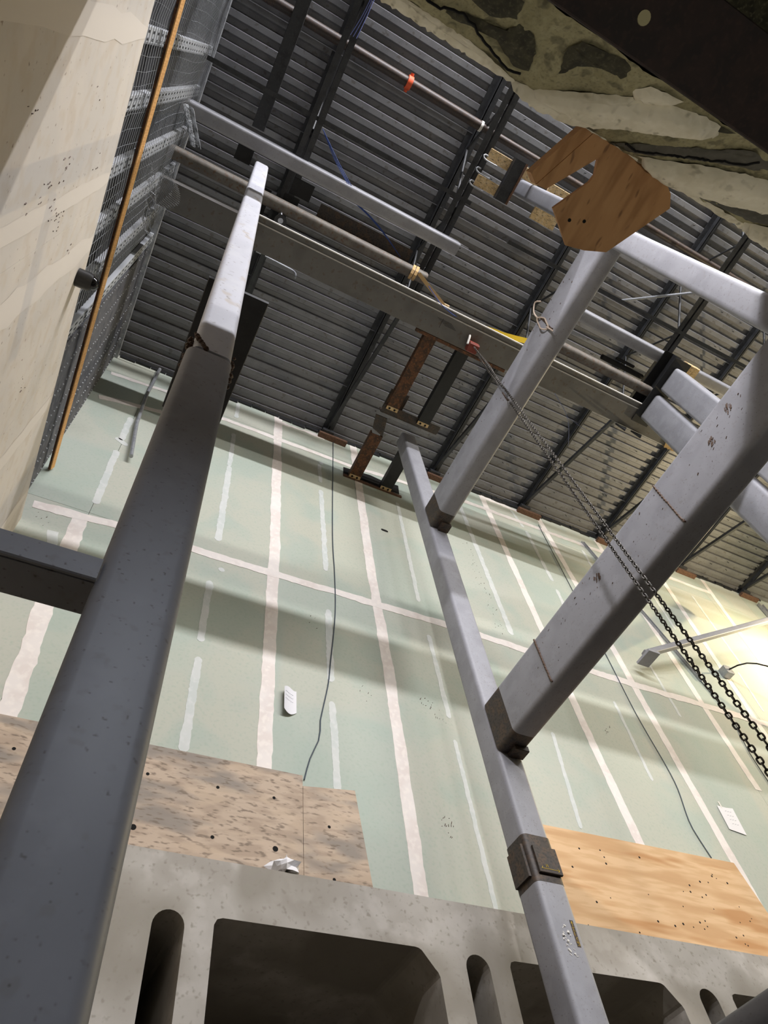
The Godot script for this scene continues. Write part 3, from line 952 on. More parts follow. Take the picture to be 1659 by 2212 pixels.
	tag(put("ledger_angle", done(st), M.steel), "dark steel ledger bar from the beige wall to the column with the burnt joint", "steel angle")

func blob(st: SurfaceTool, c: Vector3, r: float):
	var v := [Vector3.RIGHT, Vector3.UP, Vector3.BACK, Vector3.LEFT, Vector3.DOWN, Vector3.FORWARD]
	for a in [0, 3]:
		for b in [1, 4]:
			for d in [2, 5]:
				var m: Vector3 = (v[a] + v[b] + v[d]).normalized()
				for s in [[v[a], v[b]], [v[b], v[d]], [v[d], v[a]]]:
					tri(st, c + s[0] * r, c + s[1] * r, c + m * r, s[0], s[1], m)

func weld_seam(parent: Node, z: float, x0: float, x1: float, y0: float, y1: float, r := 0.006):
	var st := begin()
	var n := 40
	var pts := []
	for k in n + 1:
		var p: float = float(k) / n
		pts.append(Vector3(x0, y1 - (y1 - y0) * p, z + 0.006 * sin(k * 2.3) * rng.randf()))
	tube(st, pts, r, 6)
	pts = []
	for k in n / 2 + 1:
		pts.append(Vector3(x0 + (x1 - x0) * 2.0 * k / n, y0, z + 0.004 * sin(k * 1.7)))
	tube(st, pts, r, 6)
	put("weld_seam", done(st), M.bead, parent)

func frame_beams():
	# level tubes from the middle column towards the camera: the lower (nearer) and the upper one
	for q in [[3.195, 3.655, "lower grey level steel tube with dark bare end and burnt seams, crossed by hoist chain"], [6.14, 6.56, "upper grey level steel tube wrapped by a short rope, ending at the brown plywood"]]:
		var y0: float = q[0]
		var y1: float = q[1]
		var t := thing("steel_tube_beam", q[2], "beam", Vector3(2.99, y0, -1.6))
		var mid := (y0 + y1) / 2
		shaft(t, "tube", Vector3(2.99, mid, -2.93), Vector3(2.99, mid, 0.05), 0.2, y1 - y0, 0.045, M.steel, Vector3.UP)
		var st := begin()
		prism(st, rr(0.1995, y1 - y0 - 0.001, 0.045, 5), Vector3(2.99, mid, -3.14), Vector3(2.99, mid, -2.93), Vector3.UP)
		put("bare_end", done(st), M.bare, t, "dark unpainted end")
		st = begin()
		box(st, Vector3(2.97, y0 - 0.03, -3.139), Vector3(3.09, y0 + 0.02, -3.04), 0.004)
		put("seat_plate", done(st), M.bare, t)
		var stain := begin()
		if y0 < 5:
			weld_seam(t, -1.03, 2.889, 3.08, y0 + 0.02, y1 - 0.02)
			weld_seam(t, -2.43, 2.889, 3.08, y0 + 0.03, y1 - 0.02, 0.008)
			for k in 46:
				var z := -0.3 - 2.3 * rng.randf()
				var y := y0 + 0.1 + (y1 - y0 - 0.16) * rng.randf()
				tube(stain, [Vector3(2.8895, y, z), Vector3(2.8895, y + 0.012 * rng.randf(), z + 0.015 * rng.randf())], 0.001 + 0.003 * rng.randf(), 5)
			for g in [[-0.42, 3.49], [-0.62, 3.42], [-1.75, 3.47]]:
				for k in 14:
					var z: float = g[0] + 0.05 * rng.randf()
					var y: float = g[1] + 0.05 * rng.randf()
					tube(stain, [Vector3(2.8893, y, z), Vector3(2.8893, y + 0.02, z + 0.012)], 0.002 + 0.003 * rng.randf(), 5)
		else:
			weld_seam(t, -0.78, 2.889, 3.08, y0 + 0.02, y1 - 0.02)
			weld_seam(t, -1.56, 2.889, 3.08, y0 + 0.02, y1 - 0.2, 0.005)
			for k in 24:
				var z := -0.2 - 2.5 * rng.randf()
				var y := y0 + 0.1 + (y1 - y0 - 0.16) * rng.randf()
				tube(stain, [Vector3(2.8895, y, z), Vector3(2.8895, y + 0.015 * rng.randf(), z + 0.02 * rng.randf())], 0.001 + 0.004 * rng.randf(), 5)
		put("rust_specks", done(stain), M.bead, t, "dark rust specks")
	# the short rope tied round the upper tube at its seam
	var st2 := begin()
	var loop := []
	for k in 25:
		var a := TAU * k / 24.0
		loop.append(Vector3(2.872 + 0.012 * sin(3 * a), 6.36 + 0.14 * sin(a), -0.80 + 0.045 * cos(a)))
	tube(st2, loop, 0.008, 6)
	tube(st2, curve([Vector3(2.878, 6.5, -0.80), Vector3(2.85, 6.62, -0.78), Vector3(2.84, 6.7, -0.70), Vector3(2.86, 6.63, -0.66)], 12), 0.008, 6)
	tube(st2, curve([Vector3(2.878, 6.25, -0.80), Vector3(2.87, 6.17, -0.79), Vector3(2.9, 6.13, -0.79)], 8), 0.008, 6)
	tag(put("rope_loop", done(st2), plain(rgb(186, 168, 152), 0.9)), "short pale rope looped round the upper grey tube at its seam", "rope")

func cross_beams():
	# cut channel beam with a bright lip (two lengths), rust-topped beam (two lengths), long channel beam
	for q in [[-0.95, 2.42, "thin cut beam with a bright lip, from the lath wall to a sharp cut end"], [4.12, 7.7, "thin cut beam with a bright lip, continuing beyond the gap to the dark beam"]]:
		var t := thing("channel_beam", q[2], "beam", Vector3(q[0], 8.55, -0.76), "")
		shaft(t, "tube", Vector3(q[0], 8.66, -0.775), Vector3(q[1], 8.66, -0.775), 0.155, 0.22, 0.032, M.steel, Vector3.UP)
		var st := begin()
		slab(st, PackedVector2Array([Vector2(0, 0), Vector2(0.14, 0.03), Vector2(0, 0.1)]), Vector3(q[1] - 0.01, 8.60, -0.715), Vector3.RIGHT, Vector3.UP, 0.012)
		put("cut_end", done(st), M.steel, t)
	for q in [[-0.955, 2.2, "rounded beam with a rusty upper side from the lath wall to the strapped end"], [4.02, 5.72, "short tan beam length between the upper grey tube and the dark beam"]]:
		var t := thing("round_edged_beam", q[2], "beam", Vector3(q[0], 8.4, -1.22), "")
		shaft(t, "tube", Vector3(q[0], 8.49, -1.225), Vector3(q[1], 8.49, -1.225), 0.135, 0.18, 0.045, M.old, Vector3.UP)
		var st := begin()
		if q[0] < 0:
			box(st, Vector3(0.75, 8.62, -1.19), Vector3(1.95, 8.635, -1.02), 0.002)
			put("rusty_shelf", done(st), M.bare, t, "rusty flange left on top")
		else:
			tube(st, [Vector3(4.9, 8.64, -1.12), Vector3(5.6, 8.64, -1.12)], 0.035, 10)
			tube(st, [Vector3(5.1, 8.64, -1.05), Vector3(5.4, 8.64, -1.05)], 0.02, 8)
			put("clamp", done(st), M.soot, t)
	var t2 := thing("channel_beam", "long level channel beam with two bright edges, crossing the roof before the green wall", "beam", Vector3(0.1, 8.25, -1.6), "")
	var s2 := begin()
	box(s2, Vector3(0.16, 8.25, -1.745), Vector3(6.5, 8.265, -1.46), 0.002)
	put("lower_face", done(s2), M.grey_brown, t2)
	s2 = begin()
	box(s2, Vector3(0.16, 8.266, -1.50), Vector3(6.5, 8.58, -1.485), 0.002)
	put("web", done(s2), M.grey_brown, t2)
	s2 = begin()
	box(s2, Vector3(0.16, 8.268, -1.459), Vector3(6.5, 8.28, -1.375), 0.002)
	put("shelf", done(s2), M.grey_brown, t2)
	for zz in [-1.456, -1.378]:
		s2 = begin()
		tube(s2, [Vector3(0.16, 8.262, zz), Vector3(6.5, 8.262, zz)], 0.009, 8)
		put("lip", done(s2), M.white_paint, t2, "flange edge with its highlight put into white colour")  # lit flange edges painted in as white rods
	s2 = begin()
	box(s2, Vector3(0.125, 8.18, -1.78), Vector3(0.155, 8.64, -1.42), 0.003)
	put("end_plate", done(s2), M.bare, t2)
	s2 = begin()
	for k in 5:
		box(s2, Vector3(2.5 + 0.03 * k, 8.2485, -1.53 - 0.012 * k), Vector3(2.7 + 0.02 * k, 8.25, -1.526 - 0.012 * k))
	box(s2, Vector3(2.57, 8.2485, -1.63), Vector3(2.575, 8.25, -1.51))
	put("scribe_marks", done(s2), M.soot, t2)
	s2 = begin()
	box(s2, Vector3(-0.95, 8.25, -1.745), Vector3(0.10, 8.40, -1.46), 0.004)
	tag(put("dusty_beam", done(s2), M.grey_brown), "grey beam length between the lath wall and the left column", "beam")
	# dark beam lying over the two broad columns
	s2 = begin()
	prism(s2, i_profile(0.27, 0.3, 0.016, 0.012), Vector3(5.72, 8.375, -1.62), Vector3(5.72, 8.375, -0.66), Vector3.UP)
	tag(put("wide_flange_beam", done(s2), M.soot), "short dark wide-flange beam lying over the two broad columns", "beam")
	s2 = begin()
	box(s2, Vector3(5.85, 8.3, -0.82), Vector3(6.06, 8.42, -0.66), 0.01)
	tag(put("shim_block", done(s2), M.cream), "yellowed shim block at the end of the dark beam", "block")
	for k in 2:
		s2 = begin()
		slab(s2, PackedVector2Array([Vector2(0, 0), Vector2(0.2, 0.02), Vector2(0.1, -0.14)]), Vector3(5.42 + 0.27 * k, 8.24, -1.77), Vector3.RIGHT, Vector3.UP, 0.02)
		tag(put("gusset_plate", done(s2), M.soot), ["dark three-cornered gusset under the long channel beam, first before the broad columns", "dark three-cornered gusset under the long channel beam, second and close to the broad columns"][k], "gusset", "gussets")
	# dark plates hanging above the cut beam near the left column
	for q in [[-0.30, -0.12, -1.02, -0.84, "dark square plate behind the thin cut beam, left of the left column's top"], [0.02, 0.20, -1.45, -1.15, "dark strut plate behind the left column's top"], [0.38, 0.62, -1.08, -0.90, "dark square plate right of the left column's top"], [0.34, 0.52, -1.30, -1.10, "dark lower plate right of the left column's top"], [-0.02, 0.13, -1.85, -1.5, "dark strut plate behind the left column, above the long channel beam's end"]]:
		s2 = begin()
		box(s2, Vector3(q[0], 8.66, q[2]), Vector3(q[1], 8.69, q[3]), 0.003)
		tag(put("hanger_plate", done(s2), M.soot), q[4], "steel plate", "plates under the roof")

func joists():
	var where := ["beside the lath wall, its ends behind the left column", "carrying the hanger bracket, above the cut beam's end", "behind the upper grey tube", "above the dark beam", "past the broad columns, third from the far end", "far to the right, second from the far end", "farthest from the beige wall"]
	var xs := [0.37, 2.21, 4.08, 5.86, 7.58, 9.5, 11.2]
	for k in xs.size():
		var x: float = xs[k]
		var yt := roof(x) - 0.002
		var yb := roof(x) - 0.9
		var t := thing("roof_joist", "dark open-web steel roof joist " + where[k], "joist", Vector3(x, yb, -4.05), "")
		var st := begin()
		for s in [-1.0, 1.0]:
			box(st, Vector3(x + s * 0.0075, yt - 0.008, -4.07), Vector3(x + s * 0.085, yt, 3.4)) if s > 0 else box(st, Vector3(x - 0.085, yt - 0.008, -4.07), Vector3(x - 0.0075, yt, 3.4))
			box(st, Vector3(x + s * 0.012 - 0.004, yt - 0.075, -4.07), Vector3(x + s * 0.012 + 0.004, yt - 0.008, 3.4))
		put("top_chord", done(st), M.black, t)
		st = begin()
		for s in [-1.0, 1.0]:
			if s > 0: box(st, Vector3(x + 0.012, yb, -1.75), Vector3(x + 0.078, yb + 0.008, 3.4))
			else: box(st, Vector3(x - 0.078, yb, -1.75), Vector3(x - 0.012, yb + 0.008, 3.4))
			box(st, Vector3(x + s * 0.014 - 0.004, yb + 0.008, -1.75), Vector3(x + s * 0.014 + 0.004, yb + 0.07, 3.4))
		put("bottom_chord", done(st), M.black, t)
		st = begin()
		box(st, Vector3(x - 0.09, yt - 0.14, -4.075), Vector3(x + 0.09, yt - 0.076, -3.95), 0.004)
		put("bearing_seat", done(st), M.black, t)
		var z := -1.75
		var first := begin()
		prism(first, l_profile(0.05, 0.05, 0.007), Vector3(x - 0.025, yb + 0.03, -1.7), Vector3(x - 0.025, yt - 0.08, -3.9), Vector3.UP)
		put("end_web", done(first), M.black, t)
		var low := true
		while z < 2.4:
			st = begin()
			var a := Vector3(x, yb + 0.03, z) if low else Vector3(x, yt - 0.05, z)
			var b := Vector3(x, yt - 0.05, z + 0.66) if low else Vector3(x, yb + 0.03, z + 0.66)
			tube(st, [a, b], 0.017, 6)
			put("web_bar", done(st), M.black, t)
			low = not low
			z += 0.66
	# bearing pads on the wall
	for k in range(1, xs.size()):
		var x: float = xs[k]
		var st := begin()
		box(st, Vector3(x - 0.13, roof(x) - 0.20, WZ), Vector3(x + 0.32, roof(x) - 0.145, WZ + 0.09), 0.004)
		tag(put("bearing_pad", done(st), M.brick), "reddish bearing pad under the joist " + where[k], "bearing pad", "bearing pads")
	# bridging bars
	var b := begin()
	prism(b, l_profile(0.045, 0.045, 0.006), Vector3(-0.95, 8.66, -0.29), Vector3(2.35, 8.74, -0.29), Vector3.UP)
	tag(put("bridging_angle", done(b), M.black), "thin dark bridging angle from the lath wall to the hanger bracket joist", "steel angle", "")
	b = begin()
	prism(b, l_profile(0.045, 0.045, 0.006), Vector3(3.0, 8.78, -0.46), Vector3(8.0, 8.96, -0.40), Vector3.UP)
	tag(put("bridging_angle", done(b), M.black), "thin dark bridging angle beyond the upper grey tube", "steel angle", "")
	b = begin()
	tube(b, [Vector3(5.9, 9.0, 0.2), Vector3(5.25, 9.7, -0.45)], 0.02, 6)
	tag(put("diagonal_brace", done(b), M.galv), "pale diagonal brace between two joists right of the upper tube", "brace")

func roof_small_parts():
	# sprinkler main with its red coupling
	var t := thing("sprinkler_pipe", "dark brown sprinkler pipe under the roof deck with an orange coupling", "pipe", Vector3(0, 9.1, 0.5))
	var st := begin()
	tube(st, [Vector3(-0.95, 9.06, 0.50), Vector3(2.15, 9.19, 0.50)], 0.055, 14)
	tube(st, [Vector3(2.13, 9.19, 0.50), Vector3(9.0, 9.46, 0.52)], 0.042, 14)
	put("pipe", done(st), M.pipe, t)
	st = begin()
	tube(st, [Vector3(1.14, 9.147, 0.50), Vector3(1.20, 9.15, 0.50)], 0.074, 16)
	tube(st, [Vector3(1.17, 9.147, 0.575), Vector3(1.17, 9.147, 0.60)], 0.02, 8)
	tube(st, [Vector3(1.17, 9.147, 0.425), Vector3(1.17, 9.147, 0.40)], 0.02, 8)
	put("coupling", done(st), M.orange, t)
	st = begin()
	tube(st, [Vector3(2.13, 9.19, 0.50), Vector3(2.16, 9.19, 0.50)], 0.06, 14)
	put("collar", done(st), M.white_paint, t)
	st = begin()
	tube(st, [Vector3(6.1, 9.345, 0.51), Vector3(6.14, 9.345, 0.51)], 0.05, 12)
	put("collar", done(st), M.cream, t)
	# flat hanger bar under the deck at the left
	st = begin()
	box(st, Vector3(-0.24, 8.9, -0.66), Vector3(-0.10, 9.0, 3.0), 0.004)
	tag(put("flat_strut", done(st), M.black), "dark flat strut under the deck between the lath wall and the first joist", "strut")
	# thin bright conduit near the left wall
	st = begin()
	tube(st, [Vector3(-0.93, 9.3, -1.95), Vector3(0.02, 9.33, -1.95)], 0.012, 8)
	tag(put("conduit", done(st), M.galv), "thin bright conduit from the lath wall to the left column", "conduit")
	st = begin()
	tube(st, curve([Vector3(0.3, 9.45, -2.0), Vector3(0.82, 9.45, -2.02), Vector3(0.86, 9.4, -2.03), Vector3(0.86, 9.2, -2.04)], 16), 0.011, 8)
	tag(put("conduit", done(st), M.galv), "short bright conduit with a bent end between the left column and the long channel beam", "conduit")
	# pulley wheel hanging beside the left column
	t = thing("pulley", "small black pulley wheel with a bright hub beside the left column", "pulley", Vector3(0.39, 8.4, -1.37))
	st = begin()
	var pr := PackedVector2Array()
	prism(st, circle(0.07, 18), Vector3(0.39, 8.34, -1.35), Vector3(0.39, 8.39, -1.36), Vector3.RIGHT)
	put("wheel", done(st), M.plastic, t)
	st = begin()
	prism(st, circle(0.03, 12), Vector3(0.39, 8.325, -1.345), Vector3(0.39, 8.345, -1.35), Vector3.RIGHT)
	put("hub", done(st), M.galv, t)
	st = begin()
	tube(st, curve([Vector3(0.38, 8.38, -1.30), Vector3(0.36, 8.46, -1.24), Vector3(0.37, 8.56, -1.22)], 8), 0.012, 6)
	put("hook", done(st), M.galv, t)

func circle(r: float, n: int) -> PackedVector2Array:
	var p := PackedVector2Array()
	for k in n: p.append(Vector2(r * cos(TAU * k / n), r * sin(TAU * k / n)))
	return p

func hanger_bars():
	# rusty and dark bars from the long channel beam to the pocket in the green wall, over a cross plate on the middle column
	for q in [[2.615, -1.70, -2.93, M.rust, "rusty brown hanger bar from the long channel beam to the middle column's head"], [3.10, -1.74, -2.96, M.soot, "sooty black hanger bar beside the rusty one"], [2.60, -3.33, -4.06, M.rust, "short rusty bar stub entering the dark pocket in the green wall"], [3.09, -3.30, -4.06, M.soot, "short black bar stub entering the dark pocket in the green wall"]]:
		var t := thing("hanger_bar", q[4], "steel bar", Vector3(q[0], 8.5, q[2]), "")
		var st := begin()
		prism(st, PackedVector2Array([Vector2(-0.085, 0), Vector2(0.085, 0), Vector2(0.085, 0.10), Vector2(0.072, 0.10), Vector2(0.072, 0.014), Vector2(-0.072, 0.014), Vector2(-0.072, 0.10), Vector2(-0.085, 0.10)]), Vector3(q[0], 8.5, q[1]), Vector3(q[0], 8.5, q[2]), Vector3.UP)
		put("channel", done(st), q[3], t)
		st = begin()
		prism(st, PackedVector2Array([Vector2(-0.083, -0.002), Vector2(0.083, -0.002), Vector2(0.083, 0.012), Vector2(-0.083, 0.012)]), Vector3(q[0], 8.5, q[2] + 0.05), Vector3(q[0], 8.5, q[2] - 0.001), Vector3.UP)
		put("burnt_end", done(st), M.cream, t)
		for s in [-0.04, 0.035]:
			st = begin()
			tube(st, [Vector3(q[0] + s, 8.496, q[2] + 0.022), Vector3(q[0] + s, 8.506, q[2] + 0.022)], 0.016, 10)
			put("bolt_hole", done(st), M.hole, t)
	var s3 := begin()
	prism(s3, PackedVector2Array([Vector2(0, 0), Vector2(0.014, 0), Vector2(0.014, 0.13), Vector2(0, 0.13)]), Vector3(2.5, 8.55, -3.02), Vector3(3.36, 8.55, -3.02), Vector3.UP)
	prism(s3, PackedVector2Array([Vector2(0, 0), Vector2(0.11, 0), Vector2(0.11, 0.014), Vector2(0, 0.014)]), Vector3(2.5, 8.535, -3.0), Vector3(3.36, 8.535, -3.0), Vector3.UP)
	tag(put("cross_angle", done(s3), M.bare), "dark angle lying across the middle column's head", "steel angle")
	s3 = begin()
	box(s3, Vector3(2.55, 8.72, -3.02), Vector3(2.82, 8.76, -2.72), 0.004)
	tag(put("bolt_plate", done(s3), M.bare), "dark plate above the rusty bar's end by the middle column's head", "steel plate")
	s3 = begin()
	slab(s3, PackedVector2Array([Vector2(2.45, 0), Vector2(2.62, 0.0), Vector2(2.68, 0.26), Vector2(2.5, 0.2)]), Vector3(0, 8.5, -3.06), Vector3.RIGHT, Vector3(0, 0, -1), 0.02)
	tag(put("gusset_plate", done(s3), M.bare), "dark skewed plate between the middle column's head and the short rusty stub", "gusset")
	# rusty packing under the channel beam
	s3 = begin()
	box(s3, Vector3(2.33, 8.25, -1.79), Vector3(3.62, 8.30, -1.75), 0.003)
	tag(put("rusty_packer", done(s3), M.rust), "rusty packing strip along the long channel beam where the hanger bars start", "steel strip")

func bracket():
	var t := thing("dark_bracket", "dark short channel hung between yellowed plates beside the second joist", "bracket", Vector3(2.61, 8.6, 0.15))
	var st := begin()
	prism(st, c_profile(0.15, 0.10, 0.014), Vector3(2.615, 8.60, -0.09), Vector3(2.615, 8.60, 0.38), Vector3.UP)
	put("channel", done(st), M.black, t)
	st = begin()
	box(st, Vector3(2.675, 8.585, -0.09), Vector3(2.70, 8.605, 0.38), 0.003)
	put("edge", done(st), M.brick, t)
	var spots := [[2.26, 2.545, 0.22, 0.345, "upper yellowed plate between the second joist and the dark bracket"], [2.26, 2.545, -0.075, 0.05, "lower yellowed plate between the second joist and the dark bracket"], [2.73, 2.95, 0.235, 0.36, "yellowed plate next to the dark bracket, under the brown plywood's arm"], [3.09, 3.36, 0.20, 0.35, "yellowed plate framed by the notch of the brown plywood cut-out"], [3.06, 3.40, -0.09, 0.06, "yellowed plate beside the pale column's head and the brown plywood's straight edge"]]
	for q in spots:
		st = begin()
		box(st, Vector3(q[0], 8.70, q[2]), Vector3(q[1], 8.73, q[3]), 0.004)
		tag(put("burnt_plate", done(st), M.cream), q[4], "steel plate", "yellowed plates by the bracket")
	for q in [[2.24, 0.21], [2.23, 0.06], [2.23, -0.09]]:
		st = begin()
		tube(st, curve([Vector3(q[0] + 0.16, 8.68, q[1]), Vector3(q[0] + 0.02, 8.68, q[1]), Vector3(q[0] - 0.03, 8.68, q[1] + 0.02), Vector3(q[0] - 0.02, 8.69, q[1] + 0.045), Vector3(q[0] + 0.02, 8.7, q[1] + 0.045)], 14), 0.009, 6)
		put("hook", done(st), M.galv, t)

func foreground():
	# fireproofed edge beam of the mezzanine: dark bare lower flange, lumpy sprayed side
	var t := thing("fireproofed_beam", "overhead beam with lumpy cream fireproofing and a dark bare lower flange", "beam", Vector3(1.0, 2.4, 0.5))
	var st := begin()
	box(st, Vector3(-0.84, 2.40, 0.492), Vector3(9.0, 2.425, 0.735), 0.004)
	put("lower_flange", done(st), M.flange, t, "dark brown bare steel flange")
	st = begin()
	box(st, Vector3(-0.84, 2.426, 0.60), Vector3(9.0, 2.86, 0.62))
	put("web", done(st), M.flange, t)
	st = begin()
	box(st, Vector3(-0.84, 2.72, 0.42), Vector3(9.0, 2.76, 0.80), 0.004)
	put("upper_flange", done(st), M.flange, t)
	st = begin()
	tube(st, [Vector3(0.852, 2.396, 0.586), Vector3(0.852, 2.402, 0.586)], 0.02, 16)
	put("bolt_hole", done(st), plain(rgb(176, 168, 130), 0.9), t, "pale round bolt hole")
	# fireproofing: a sprayed skin from the flange edge up to the front lip, with thicker and stained patches on it
	var n := FastNoiseLite.new()
	n.seed = 5
	n.frequency = 3.0
	n.fractal_octaves = 4
	var n2 := FastNoiseLite.new()
	n2.seed = 9
	n2.frequency = 22.0
	n2.fractal_octaves = 3
	var nx := 360
	var nv := 30
	var g := []
	for i in nx + 1:
		var x := -0.84 + 6.6 * i / nx
		var col := []
		for j in nv + 1:
			var v := float(j) / nv
			var q := skin(x, v)
			var out := Vector3(0, -0.447, -0.894)
			col.append(q + out * (0.016 * n.get_noise_2d(x * 1.3, v * 0.5) + 0.005 * n2.get_noise_2d(x, v * 0.5)))
		g.append(col)
	st = begin()
	st.set_smooth_group(0)
	for i in nx:
		for j in nv:
			for q in [g[i][j], g[i + 1][j + 1], g[i + 1][j], g[i][j], g[i][j + 1], g[i + 1][j + 1]]:
				st.add_vertex(q)
	st.generate_normals()
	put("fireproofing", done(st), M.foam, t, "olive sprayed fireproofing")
	# thick tongues, lip and chip with lit tone in colour, strips with shade in colour, dark stains: outlines as (x, v) on the skin
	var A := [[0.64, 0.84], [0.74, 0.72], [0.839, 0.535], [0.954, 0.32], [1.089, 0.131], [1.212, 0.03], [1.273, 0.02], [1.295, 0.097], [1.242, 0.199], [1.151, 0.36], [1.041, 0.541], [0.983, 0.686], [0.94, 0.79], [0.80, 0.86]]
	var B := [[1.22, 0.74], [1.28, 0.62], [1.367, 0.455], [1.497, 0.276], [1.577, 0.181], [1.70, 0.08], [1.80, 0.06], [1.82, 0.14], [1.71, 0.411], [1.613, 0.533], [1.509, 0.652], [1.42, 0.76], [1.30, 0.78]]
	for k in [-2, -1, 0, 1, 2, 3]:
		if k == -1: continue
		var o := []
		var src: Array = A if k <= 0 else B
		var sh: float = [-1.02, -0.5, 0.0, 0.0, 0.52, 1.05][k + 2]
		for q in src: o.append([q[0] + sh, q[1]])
		put("tongue", patch(o, 0.045, n2, k * 3.1), M.foam_lit, t, "thick tongue of fireproofing, direct light put into its cream colour")
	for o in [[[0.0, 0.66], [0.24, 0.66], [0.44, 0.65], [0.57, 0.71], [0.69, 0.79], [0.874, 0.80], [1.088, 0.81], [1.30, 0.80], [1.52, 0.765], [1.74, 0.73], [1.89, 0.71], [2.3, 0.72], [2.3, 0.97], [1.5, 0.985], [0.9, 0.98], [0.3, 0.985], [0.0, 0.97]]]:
		put("lip", patch(o, 0.012, n2, 11.0), M.foam_lit, t, "front lip, lit tone put into its cream colour")
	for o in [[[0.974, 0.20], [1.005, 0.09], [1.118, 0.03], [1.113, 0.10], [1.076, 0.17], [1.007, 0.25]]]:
		put("chip", patch(o, 0.02, n2, 5.0), M.foam_lit, t)
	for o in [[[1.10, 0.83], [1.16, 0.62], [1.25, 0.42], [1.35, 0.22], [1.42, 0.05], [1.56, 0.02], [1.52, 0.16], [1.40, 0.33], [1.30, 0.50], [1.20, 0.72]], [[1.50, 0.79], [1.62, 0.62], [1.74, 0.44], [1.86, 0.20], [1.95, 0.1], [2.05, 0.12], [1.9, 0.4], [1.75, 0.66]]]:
		put("shade_strip", patch(o, 0.008, n2, 2.0), M.foam_shade, t, "smooth hollow between the tongues, shade put into its grey colour")
	for o in [[[0.30, 0.62], [0.353, 0.52], [0.416, 0.44], [0.543, 0.39], [0.56, 0.26], [0.62, 0.28], [0.66, 0.40], [0.69, 0.60], [0.638, 0.63], [0.535, 0.50], [0.431, 0.54]], [[0.40, 0.33], [0.45, 0.12], [0.53, 0.10], [0.54, 0.25], [0.47, 0.36]], [[0.767, 0.45], [0.723, 0.22], [0.74, 0.09], [0.794, 0.07], [0.886, 0.01], [0.935, 0.05], [0.918, 0.17], [0.832, 0.21], [0.788, 0.30], [0.783, 0.40]], [[1.06, 0.20], [1.2, 0.10], [1.28, 0.02], [1.33, 0.0], [1.30, 0.07], [1.2, 0.19], [1.12, 0.26]], [[1.10, 0.80], [1.16, 0.70], [1.22, 0.56], [1.26, 0.52], [1.23, 0.66], [1.17, 0.78]]]:
		put("dark_patch", patch(o, 0.004, n2, 7.0), M.foam_dark, t, "dark mossy stain")
	# ragged cracks
	for o in [[[1.124, 0.64], [1.17, 0.655], [1.198, 0.62], [1.243, 0.519], [1.29, 0.44], [1.325, 0.37], [1.36, 0.31], [1.395, 0.25], [1.453, 0.154], [1.475, 0.03]], [[0.25, 0.50], [0.33, 0.50], [0.39, 0.42], [0.47, 0.50], [0.54, 0.57], [0.62, 0.66], [0.68, 0.62]]]:
		var line := []
		for k in o.size() - 1:
			for m in 5:
				var u := m / 5.0
				line.append(skin(lerpf(o[k][0], o[k + 1][0], u) + 0.012 * rng.randf(), lerpf(o[k][1], o[k + 1][1], u) + 0.02 * rng.randf()) + Vector3(0, -0.006, -0.012))
		st = begin()
		tube(st, line, 0.0045, 5)
		put("crack", done(st), M.hole, t)
	st = begin()
	box(st, Vector3(-0.84, 2.80, 0.40), Vector3(9.0, 2.86, 0.81))
	put("top_packing", done(st), M.foam, t)
	# brown plywood cut-out resting on the beam and standing out over the hall
	t = thing("plywood_cutout", "brown plywood cut-out with a notch and narrow arm, jutting from the fireproofed overhead beam", "plywood", Vector3(1.25, 2.8, 0.1))
	st = begin()
	var k := 2.80
	var main := [[0.372, 0.098], [0.390, 0.096], [0.396, 0.092], [0.4035, 0.0745], [0.402, 0.064], [0.375, 0.015], [0.420, -0.018], [0.448, -0.012], [0.479, 0.0], [0.527, 0.088], [0.516, 0.103], [0.500, 0.112], [0.500, 0.150], [0.372, 0.150]]
	var poly := PackedVector2Array()
	for p in main: poly.append(Vector2(p[0] * k, p[1] * k))
	slab(st, poly, Vector3(0, 2.802, 0), Vector3.RIGHT, Vector3.BACK, -0.0001) if false else prism(st, flat_outline(poly), Vector3(0, 2.80, 0), Vector3(0, 2.819, 0), Vector3.BACK)
	put("sheet", done(st), M.ply_brown, t)
	st = begin()
	prism(st, flat_outline(PackedVector2Array([Vector2(0.336 * k, 0.029 * k), Vector2(0.351 * k, 0.030 * k), Vector2(0.398 * k, 0.098 * k), Vector2(0.398 * k, 0.15 * k), Vector2(0.386 * k, 0.15 * k)])), Vector3(0, 2.79, 0), Vector3(0, 2.80, 0), Vector3.BACK)
	prism(st, flat_outline(PackedVector2Array([Vector2(0.322 * k, 0.038 * k), Vector2(0.336 * k, 0.029 * k), Vector2(0.386 * k, 0.15 * k), Vector2(0.370 * k, 0.15 * k)])), Vector3(0, 2.795, 0), Vector3(0, 2.86, 0), Vector3.BACK)
	put("arm", done(st), M.ply_brown, t)
	st = begin()
	for q in [[0.425, 0.02], [0.405, 0.012], [0.392, 0.10], [0.347, 0.047], [0.362, 0.058]]:
		tube(st, [Vector3(q[0] * k, 2.7985, q[1] * k), Vector3(q[0] * k, 2.803, q[1] * k)], 0.007, 9)
	put("nail_hole", done(st), M.hole, t)

# an outline given as (x, z) for an upward prism whose up vector is +z
func flat_outline(p: PackedVector2Array) -> PackedVector2Array:
	var right := Vector3.UP.cross(Vector3.BACK)
	var s := signf(right.x)
	var q := PackedVector2Array()
	for v in p: q.append(Vector2(v.x * s, v.y))
	return q

